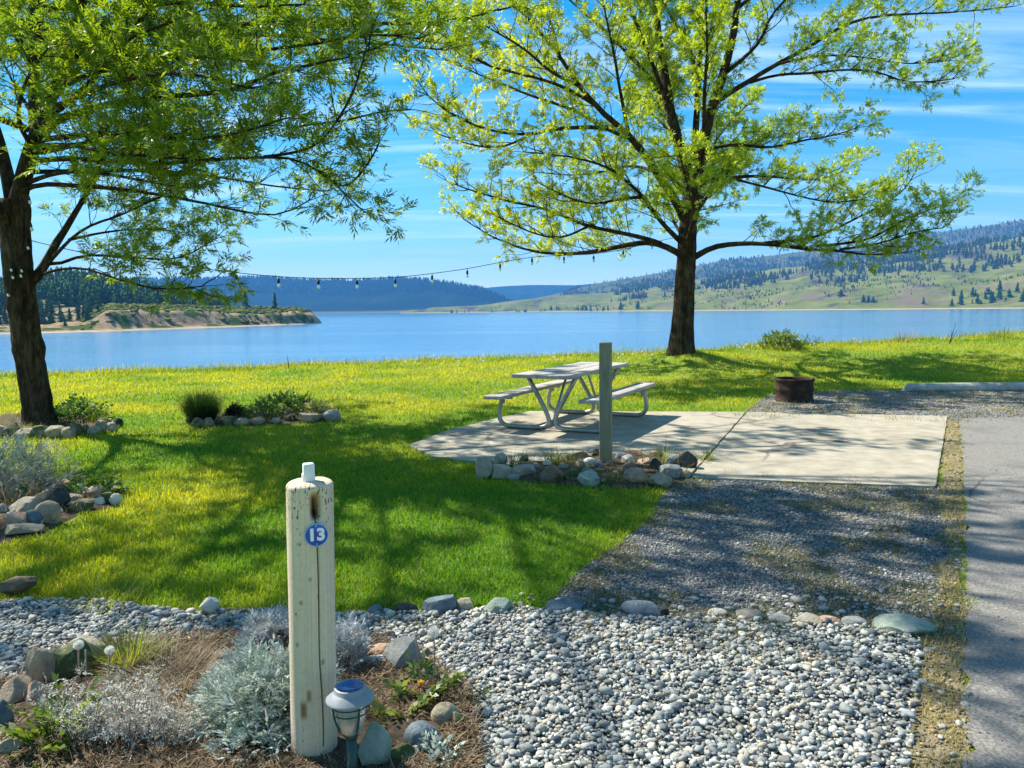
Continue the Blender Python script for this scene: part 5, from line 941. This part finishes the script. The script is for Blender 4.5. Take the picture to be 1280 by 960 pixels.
for a in [
 (88, 864, 48, 40, 'moss', 'dark hollowed mossy stone behind the dried silver plants', True), (58, 870, 34, 46, 'tan', 'upright tan stone left of the hollowed mossy stone', True), (108, 846, 42, 36, 'pale', 'pale rounded stone behind the dandelion stems'), (19, 896, 34, 32, 'tan', 'tan square stone at the left edge of the foreground bed', True),
 (47, 893, 36, 26, 'pink', 'pinkish stone right of the tan square stone'), (4, 930, 22, 36, 'blue', 'blue grey stone cut by the left picture edge', True), (12, 962, 40, 20, 'pale', 'pale flat slab at the bottom left corner', True),
 (478, 836, 36, 20, 'pink', 'pinkish stone behind the grey granite stone'), (503, 850, 50, 40, 'grey', 'large grey granite stone right of the numbered post', True), (470, 845, 40, 13, 'white', 'whitish slab leaning before the pinkish stone'), (537, 862, 22, 20, 'white', 'white stone at the foot of the dandelion stalks'),
 (558, 918, 38, 26, 'pale', 'pale grey stone right of the dandelion leaves'), (573, 922, 21, 20, 'moss', 'dark mossy stone touching the pale grey stone'), (528, 956, 46, 38, 'blue', 'round dark blue stone at the bottom right of the lantern', False), (470, 978, 42, 60, 'green', 'upright pale green pointed stone beside the lantern', True),
 (503, 972, 36, 28, 'moss', 'olive stone between the green pointed and the dark blue stone', False), (540, 962, 19, 12, 'pink', 'small reddish stone at the right foot of the dark blue stone'), (280, 842, 26, 18, 'tan', 'tan stone between the dry clump and the silver plant'), (262, 772, 22, 17, 'white', 'white stone at the lawn edge left of the silver plant'), (24, 748, 34, 16, 'brown', 'brown stone at the lawn edge near the left picture edge', True), (72, 827, 17, 10, 'pale', 'small pale stone at the back of the foreground bed')]:
    rock(a[0], a[1], a[2], a[3], a[4], a[5], *(a[6:] or ()), group=GRP, lift=.03)
GRP = 'stones bordering the pebbles'
for a in [
 (550, 770, 46, 23, 'blue', 'large blue grey stone at the lawn edge of the pebbles', True), (581, 767, 22, 18, 'pale', 'pale stone right beside the large blue grey stone'), (623, 770, 36, 19, 'green', 'greenish pale stone leaning at the lawn edge', True), (508, 768, 29, 11, 'dark', 'dark flat stone left of the large blue grey stone'),
 (706, 768, 48, 13, 'blue', 'flat blue stone at the corner of lawn and gravel'), (801, 773, 50, 17, 'blue', 'smooth blue grey stone in the middle of the gravel border', False), (826, 772, 20, 12, 'dark', 'small dark stone right of the smooth blue grey stone'), (897, 772, 24, 8, 'white', 'small whitish flat stone in the gravel border'),
 (937, 778, 32, 13, 'pale', 'rounded pale stone in the gravel border', False), (975, 782, 28, 11, 'grey', 'grey flat stone right of the rounded pale stone'), (1010, 784, 30, 13, 'pale', 'pale stone left of the low pinkish stone in the border'), (1034, 784, 30, 11, 'pink', 'low pinkish stone in the gravel border'), (1068, 785, 28, 11, 'grey', 'last small grey stone left of the big flat slab'),
 (1129, 796, 64, 15, 'green', 'big flat grey green slab at the right end of the gravel border', True), (470, 768, 20, 10, 'blue', 'bluish stone at the lawn edge right of the numbered post')]:
    rock(a[0], a[1], a[2], a[3], a[4], a[5], *(a[6:] or ()), group=GRP)

# ================================================================== PLANTS
M_silver = leafmat('silver_leaf', .25, (1.0, 1.05, .95), .03, .6); M_dry = leafmat('dry_stem', .30, (1.1, 1.0, .8), .02, .6); M_stemm = plain('plant_stem', (.16, .17, .10), .8)
gP = np.random.default_rng(99)
def tuft(name, px, py, n, L, W, cols, label, cat, lean=(.05, .6), droop=(.2, 1.1), rad=.06, mat_=None, K=4, group=None, lift=0.0, tipcol=1.15, rootcol=.6):
    p = gpt(px, py); g = gP; r_ = rad * np.sqrt(g.random(n)); a = g.random(n) * 6.28; b = np.stack([r_ * np.cos(a), r_ * np.sin(a), np.full(n, -.01)], -1); az = np.where(g.random(n) < .7, a, g.random(n) * 6.28); c = np.array(cols)[g.integers(0, len(cols), n)] * g.uniform(.65, 1.3, (n, 1))
    V, F, C = blades(b, az, g.uniform(*lean, n), g.uniform(*L, n), g.uniform(*W, n), g.uniform(*droop, n), c, K, .06, rootcol=rootcol, tipcol=tipcol)
    o = mesh_np(name, V, F, mat_ or M_grass, col=C); o.location = (p[0], p[1], tz(p[0], p[1]) + lift); return tag(o, label, cat, group)
GR = [(.12, .20, .02), (.17, .24, .03), (.08, .15, .02)]; LG = [(.22, .29, .04), (.28, .31, .06), (.15, .22, .03)]; DG = [(.02, .055, .02), (.03, .075, .025)]; ST = [(.40, .32, .20), (.30, .22, .13), (.22, .15, .09), (.46, .39, .27)]
tuft('grass_clump', 160, 842, 420, (.12, .28), (.004, .008), LG, 'bright green grass clump behind the dried silver plants', 'grass clump', rad=.07, droop=(.4, 1.5))
tuft('grass_clump', 132, 757, 330, (.06, .17), (.003, .007), LG, 'yellow green grass clump at the lawn edge of the pebbles', 'grass clump', (.3, 1.2), rad=.16)
tuft('grass_clump', 64, 962, 260, (.06, .15), (.003, .006), LG, 'low yellow green grass tuft at the bottom left of the bed', 'grass clump', (.3, 1.3), rad=.09)
tuft('grass_clump', 12, 918, 60, (.08, .15), (.004, .006), LG, 'thin grass tuft at the left edge beside the blue grey stone', 'grass clump', (.5, 1.3), rad=.05)
tuft('grass_clump', 545, 950, 14, (.07, .13), (.005, .009), LG, 'few bright grass blades in front of the dark blue stone', 'grass clump', (.05, .5), rad=.02)
tuft('dry_grass_clump', 212, 868, 1500, (.16, .34), (.0018, .0034), ST, 'rounded clump of dead tan grass behind the dried silver plants', 'dry grass', (.2, 1.0), (.8, 2.4), .12, M_dry, 5)
tuft('dry_grass_clump', 250, 900, 1100, (.12, .27), (.0016, .003), ST, 'drooping dead brown grass against the silver plant', 'dry grass', (.2, 1.0), (.9, 2.5), .07, M_dry, 5)
tuft('dry_grass_clump', 455, 905, 420, (.06, .16), (.0014, .003), [(.22, .15, .10), (.16, .10, .06), (.28, .21, .13)], 'brown dead stems behind the lantern', 'dry grass', (.1, 1.1), (.2, 1.2), .09, M_dry)
tuft('dry_grass_clump', 348, 962, 700, (.05, .15), (.0014, .003), ST, 'flattened dead straw at the left foot of the numbered post', 'dry grass', (1.0, 1.6), (-.2, .5), .13, M_dry)
for px, py, lb in ((640, 588, 'left'), (690, 582, 'middle'), (702, 584, 'right')): tuft('grass_weed', px, py, 70, (.10, .30), (.005, .010), GR, {'left': 'short grass weed at the left of the grey post ring', 'middle': 'wide grass weed left of the brown wedge stone', 'right': 'leaning grass weed next to the brown wedge stone'}[lb], 'weed', (.05, .7), rad=.09)
tuft('grass_weed', 832, 582, 60, (.12, .34), (.005, .009), GR + [(.30, .26, .12)], 'grass weed behind the dark stones right of the grey post', 'weed', (.05, .8), rad=.08)
tuft('grass_weed', 880, 578, 90, (.10, .26), (.005, .009), LG + [(.32, .28, .12)], 'yellowish weed growing out of the joint of the concrete pad', 'weed', (.1, .9), rad=.08)
tuft('grass_weed', 815, 608, 60, (.08, .2), (.004, .008), LG, 'pale weed on the front of the pale leaning slab', 'weed', (.3, 1.1), rad=.07); tuft('grass_weed', 766, 604, 90, (.08, .2), (.005, .009), LG, 'weed at the foot of the grey post', 'weed', (.2, 1.0), rad=.07)
tuft('grass_weed', 566, 548, 40, (.05, .12), (.006, .010), GR, 'small weed on the left end of the concrete pad', 'weed', (.4, 1.2), rad=.06); tuft('grass_weed', 930, 522, 120, (.05, .14), (.006, .010), GR, 'weeds at the back of the pad joint', 'weed', (.2, 1.1), rad=.15)
tuft('grass_weed', 955, 690, 80, (.03, .09), (.003, .006), LG, 'yellow green weed in the middle of the gravel drive', 'weed', (.4, 1.3), rad=.09); tuft('grass_weed', 975, 905, 50, (.03, .07), (.003, .005), GR, 'small weed among the pebbles at the centre', 'weed', (.4, 1.3), rad=.05)
tuft('grass_weed', 622, 900, 70, (.03, .09), (.003, .006), LG, 'low weed where the bed meets the pebbles', 'weed', (.5, 1.3), rad=.08); tuft('grass_weed', 735, 775, 90, (.03, .10), (.004, .007), LG, 'low dry weed beside the flat blue stone', 'weed', (.3, 1.3), rad=.12)
tuft('grass_weed', 1207, 760, 40, (.05, .13), (.004, .007), GR, 'green weed at the road edge', 'weed', (.2, 1.0), rad=.05); tuft('grass_weed', 470, 775, 160, (.04, .12), (.003, .006), GR + [(.26, .22, .1)], 'weedy strip at the lawn edge right of the numbered post', 'weed', (.3, 1.2), rad=.18)
tuft('grass_weed', 255, 790, 160, (.04, .10), (.003, .006), GR + [(.22, .2, .09)], 'low weeds behind the silver plant', 'weed', (.4, 1.3), rad=.13); tuft('grass_weed', 45, 875, 120, (.03, .09), (.003, .005), GR + [(.3, .25, .12)], 'weedy grass beside the upright tan stone', 'weed', (.4, 1.3), rad=.08)
tuft('ornamental_grass', 253, 531, 2600, (.30, .56), (.005, .009), DG, 'dark green fountain of ornamental grass in the narrow bed', 'grass clump', (.02, .55), (.0, .6), .14)
tuft('tall_grass', 75, 527, 60, (.2, .38), (.004, .007), LG, 'thin tall grass at the right foot of the left trunk', 'grass clump', (.02, .4), rad=.10); tuft('tall_grass', 122, 531, 50, (.2, .4), (.004, .007), GR, 'upright grass stems at the right end of the tree ring', 'grass clump', (.02, .35), rad=.1)
tuft('grass_clump', 20, 540, 200, (.08, .2), (.005, .01), LG, 'pale grass growing at the left foot of the left trunk', 'grass clump', (.1, .9), rad=.35)
def leafy(name, px, py, n, W, H, size, pairs, ll, lw, cols, label, cat, mat_=None, group=None, upd=.6, stems=True, shell=.4, Y=None, ang=.9, droop=.3, yel=None):
    """leafy mound: compound leaves filling a half ellipsoid W wide and H tall, on thin stems"""
    p = gpt(px, py) if Y is None else pd(px, py, Y); g = gP; d = g.standard_normal((n, 3)); d[:, 2] = np.abs(d[:, 2]); d /= np.linalg.norm(d, axis=1, keepdims=True); r_ = (shell + (1 - shell) * g.random(n)) ** .7
    lump = .75 + .5 * fbm(d[:, 0] * 3 + px, d[:, 1] * 3 + d[:, 2] * 2, 2); P = d * r_[:, None] * lump[:, None] * np.array([W / 2, W / 2, H]); D = d + [0, 0, upd] + g.normal(0, .35, (n, 3)); Nn = g.normal(0, .5, (n, 3)) + [0, 0, 1]
    c = np.array(cols)[g.integers(0, len(cols), n)] * g.uniform(.75, 1.25, (n, 1)); V, F, C = compound(P, D, Nn, size * g.uniform(.6, 1.2, n), pairs, ll, lw, ang, g, c, droop)
    o = empty(name, (p[0], p[1], tz(p[0], p[1])), label, cat, group); mesh_np('foliage', V, F, mat_ or M_leaf, o, C)
    if stems:
        A = Acc()
        for i in g.choice(n, min(n, 34), False): A.add(*tube(np.array([[P[i, 0] * .15, P[i, 1] * .15, -.02], P[i] * [.6, .6, .5], P[i]]), [.0032, .0025, .0012], 4, cap=False))
        A.build('stems', M_stemm, o)
    return o
SV = [(.42, .49, .43), (.50, .56, .50), (.32, .40, .34), (.58, .61, .56)]; SVB = [(.46, .48, .50), (.54, .56, .56), (.37, .39, .40)]
leafy('silver_plant', 335, 905, 1700, .50, .27, .062, 5, .42, .11, SV, 'large silvery lobed leaved plant left of the numbered post', 'silver plant', M_silver, None, .5)
leafy('silver_plant', 340, 808, 600, .30, .13, .06, 5, .40, .12, SVB, 'lavender grey plant behind the large silver plant', 'silver plant', M_silver, None, .8)
leafy('silver_plant', 320, 948, 260, .26, .13, .055, 4, .45, .16, SV, 'low silver rosette at the front foot of the large silver plant', 'silver plant', M_silver, None, .3)
leafy('silver_plant', 431, 842, 420, .20, .22, .055, 5, .40, .11, SVB, 'silver blue plant just right of the numbered post', 'silver plant', M_silver, None, .6)
leafy('silver_plant', 548, 964, 70, .12, .09, .05, 3, .5, .2, SV, 'tiny silver seedling beside the dark blue stone', 'silver plant', M_silver, None, .6)
SD = [(.56, .54, .50), (.66, .65, .62), (.44, .41, .35)]
def dried(px, py, n, H, W, label, seed):
    g = np.random.default_rng(seed); p = gpt(px, py); o = empty('dried_plant', (p[0], p[1], tz(p[0], p[1])), label, 'dead plant'); A = Acc(); lp = []; ld = []
    for i in range(n):
        a = g.random() * 6.28; ln = H * g.uniform(.55, 1.1); P = [np.array([g.normal(0, W * .12), g.normal(0, W * .12), -.01])]; d = np.array([math.cos(a) * .45, math.sin(a) * .45, 1.0])
        for q in range(6): d = d + g.normal(0, .16, 3) + [0, 0, -.10 * q * .5]; d /= np.linalg.norm(d); P.append(P[-1] + d * ln / 6)
        A.add(*tube(np.array(P), np.linspace(.0026, .0012, 7), 4, cap=False), col=np.array([.33, .27, .19]) * g.uniform(.6, 1.2))
        for q in range(20): k = g.integers(2, 7); lp.append(P[k] + g.normal(0, .008, 3)); ld.append(g.normal(0, .7, 3) + [0, 0, -.15])
    A.build('stems', M_dry, o, col=True); lp = np.array(lp); ld = np.array(ld); c = np.array(SD)[g.integers(0, 3, len(lp))] * g.uniform(.7, 1.2, (len(lp), 1))
    V, F, C = compound(lp, ld, g.standard_normal(lp.shape), .034 * g.uniform(.6, 1.3, len(lp)), 3, .38, .11, .8, g, c, .6); mesh_np('foliage', V, F, M_silver, o, C)
dried(172, 938, 60, .30, .20, 'whitish dried plant with curled leaves in the middle of the bed', 1); dried(112, 930, 42, .27, .20, 'thin dried silver plant left of the curled whitish one', 2); dried(215, 945, 16, .20, .2, 'sparse dead stems leaning from the whitish dried plant', 3)
tuft('dead_stems', 135, 945, 90, (.12, .30), (.002, .004), ST, 'leaning dead straw stalks at the left of the bed', 'dead plant', (.2, 1.2), (-.2, .5), .16, M_dry, 3)
LAV = [(.22, .28, .24), (.30, .36, .32), (.15, .20, .16)]
leafy('lavender_bush', 14, 622, 900, .85, .52, .11, 4, .35, .09, LAV, 'grey green lavender bush in the bed at the left edge', 'bush', M_silver, None, 1.0); tuft('dry_grass_clump', 14, 634, 160, (.15, .4), (.003, .005), ST, 'dead pale stalks at the foot of the lavender bush', 'dry grass', (.2, 1.0), rad=.2, mat_=M_dry)
PG = [(.05, .11, .02), (.075, .15, .03), (.03, .075, .02)]; YG = [(.13, .19, .03), (.18, .23, .05), (.09, .14, .03)]
leafy('leafy_plant', 118, 621, 170, .46, .16, .07, 2, .55, .34, PG, 'dark leafy plant behind the stones of the left edge bed', 'plant', None, None, .5); tuft('strap_plant', 45, 627, 60, (.12, .26), (.008, .014), YG, 'yellow green strap leaved plant beside the lavender bush', 'plant', (.2, 1.1), rad=.06); leafy('leafy_plant', 83, 609, 60, .35, .10, .05, 2, .5, .3, YG, 'small pale sprouting plant above the pinkish stone', 'plant', None, None, .7)
leafy('leafy_plant', 95, 528, 330, .85, .30, .10, 2, .55, .36, PG, 'leafy perennial with light flower heads right of the left trunk', 'plant', None, None, .5)
leafy('small_shrub', 294, 527, 900, .30, .24, .05, 2, .5, .3, [(.012, .026, .014), (.02, .04, .018)], 'small dark round shrub beside the ornamental grass', 'shrub'); leafy('leafy_plant', 329, 526, 260, .62, .26, .08, 3, .45, .28, YG + PG, 'mid green leafy perennial in the middle of the narrow bed', 'plant'); leafy('leafy_plant', 352, 520, 260, .75, .34, .08, 3, .45, .28, PG, 'taller dark green perennial right of the middle of the narrow bed', 'plant'); leafy('leafy_plant', 376, 516, 170, .5, .26, .08, 3, .4, .25, [(.02, .05, .02), (.03, .07, .025)], 'very dark low shrub left of the flowering plant', 'plant'); leafy('flowering_plant', 399, 520, 130, .45, .22, .07, 3, .45, .3, [(.34, .32, .16), (.42, .39, .26), (.2, .24, .06)], 'pale cream flowering plant behind the rounded grey stone', 'plant')
leafy('leafy_plant', 75, 940, 70, .24, .16, .10, 4, .40, .22, YG, 'lime green toothed weed at the bottom left of the bed', 'weed', None, None, .5)
# dandelions: leaf rosette, stalks, seed heads
def dandelion(px, py, heads, n, label, leafL=.13, group=None, cols=YG, hr=.017):
    p = gpt(px, py); g = gP; o = empty('dandelion', (p[0], p[1], tz(p[0], p[1]) + .01), label, 'dandelion', group)
    if n:
        a = g.random(n) * 6.28; P = np.stack([.01 * np.cos(a), .01 * np.sin(a), np.zeros(n)], -1); D = np.stack([np.cos(a), np.sin(a), g.uniform(.2, 1.6, n)], -1); c = np.array(cols)[g.integers(0, len(cols), n)] * g.uniform(.8, 1.2, (n, 1))
        V, F, C = compound(P, D, np.tile([0, 0, 1.0], (n, 1)) + g.normal(0, .2, (n, 3)), leafL * g.uniform(.7, 1.2, n), 6, .24, .15, 1.15, g, c, .15); mesh_np('leaves', V, F, M_leaf, o, C)
    for (hx_, hy_, kind) in heads:
        top_ = pd(hx_, hy_, p[1] + g.normal(0, .03)) - np.array(o.location); b = np.array([g.normal(0, .012), g.normal(0, .012), 0]); mid_ = (b + top_) / 2 + g.normal(0, .008, 3)
        A = Acc(); A.add(*tube(smooth_line(np.array([b, mid_, top_])), .0030, 6)); st = A.build('stalk', M_stalk, o, smooth=True)
        if kind == 'seed':
            m_ = 220; d = g.standard_normal((m_, 3)); d /= np.linalg.norm(d, axis=1, keepdims=True); t_ = np.cross(d, g.standard_normal((m_, 3))); t_ /= np.linalg.norm(t_, axis=1, keepdims=True); u_ = np.cross(d, t_)
            V = []; F = []
            for q in range(3):
                ca_, sa_ = math.cos(q * 2.09), math.sin(q * 2.09); w_ = t_ * ca_ + u_ * sa_; base = top_ + d * hr * .35; tip = top_ + d * hr; V.append(np.stack([base, tip + w_ * hr * .30, tip + w_ * hr * .30 + u_ * hr * .06], 1).reshape(-1, 3))
            V = np.concatenate(V); F = np.arange(len(V)).reshape(-1, 3); mesh_np('seed_head', V, F, M_fluff, st)
        elif kind == 'yellow':
            m_ = 90; a = g.random(m_) * 6.28; V, F, C = blades(np.tile(top_, (m_, 1)), a, g.uniform(.3, 1.5, m_), g.uniform(.010, .016, m_), .003, .2, np.tile([.75, .50, .02], (m_, 1)), 2, .6); mesh_np('flower_head', V, F, M_grass, st, C)
M_stalk = plain('dandelion_stalk', (.30, .19, .13), .6); M_fluff = leafmat('seed_fluff', .5, (1, 1, 1), 0); 
_fl = M_fluff.node_tree
for n_ in list(_fl.nodes):
    if n_.type == 'VERTEX_COLOR':
        rgb = N(_fl, 'ShaderNodeRGB'); rgb.outputs[0].default_value = (.72, .72, .70, 1)
        for l in list(n_.outputs[0].links): _fl.links.new(rgb.outputs[0], l.to_socket)
dandelion(532, 878, [(542, 790, 'seed'), (528, 852, 'bud'), (536, 850, 'bud'), (522, 850, 'bud'), (526, 854, 'yellow'), (519, 792, 'bud')], 26, 'dandelion with one white seed head and bare reddish stalks right of the lantern', .15, hr=.024)
dandelion(500, 905, [], 22, 'dandelion leaf rosette between the lantern and the seed head stalks', .15); dandelion(575, 880, [], 18, 'low dandelion rosette at the edge of the pebbles', .10, cols=YG + PG)
dandelion(105, 905, [(98, 806, 'seed'), (107, 812, 'bud')], 8, 'tall dandelion with white seed head left of the pale stone', .09, hr=.019); dandelion(134, 895, [(137, 813, 'seed')], 8, 'dandelion with ragged seed head before the bright grass clump', .09, hr=.018); dandelion(113, 945, [(113, 885, 'seed')], 6, 'short dandelion with seed head among the dried plants', .08, hr=.016)
gD = np.random.default_rng(4)
for k in range(26):
    px = gD.uniform(380, 830) if k < 18 else gD.uniform(900, 1250); cy_ = np.interp(px, [a[0] for a in _cr], [a[1] for a in _cr]); py = cy_ + gD.uniform(1, 10); p = gpt(px, py)
    dandelion(px, py, [(px + gD.normal(0, .5), py - gD.uniform(5, 10), 'seed')], 0, 'white dandelion seed head in the long grass along the bank edge', group='seeding dandelions along the bank edge', hr=.028)
# shrubs and stalks on the bank
leafy('green_shrub', 976, 436, 520, 1.25, .42, .12, 3, .45, .28, YG, 'yellow green rounded shrub on the bank right of the lawn tree', 'shrub'); leafy('weedy_plant', 1010, 433, 90, 1.0, .34, .10, 3, .45, .2, PG, 'thin weedy stems right of the rounded shrub', 'weed', None, None, 1.2, shell=.1)
tuft('tall_grass', 1255, 424, 160, (.2, .55), (.006, .012), LG, 'tall pale grass on the bank at the right edge', 'grass clump', (.02, .5), rad=.45); tuft('tall_grass', 1130, 428, 60, (.2, .6), (.006, .010), ST, 'thin dry stalks on the bank left of the dark twig', 'grass clump', (.02, .4), rad=.3)
M_twig = plain('dark_twig', (.035, .028, .03), .9)
def twig(px, py, tops, label, r=.012):
    p = gpt(px, py); o = None; A = Acc()
    for (a, b) in tops: q = pd(a, b, p[1]) - p; A.add(*tube(smooth_line(np.array([[0, 0, -.05], q * .5 + gP.normal(0, .02, 3), q])), [r, r, r * .9, r * .7, r * .6, r * .5, r * .4, r * .3, r * .3, r * .3][:len(smooth_line(np.zeros((3, 3))))], 5))
    o = A.build('bare_twig', M_twig); o.location = (p[0], p[1], p[2]); tag(o, label, 'twig')
twig(1186, 430, [(1195, 403), (1190, 414), (1197, 412)], 'dark bare twig sticking up from the bank at the right'); twig(361, 462, [(359, 444)], 'thin dark stick standing at the bank edge left of the middle', .012)
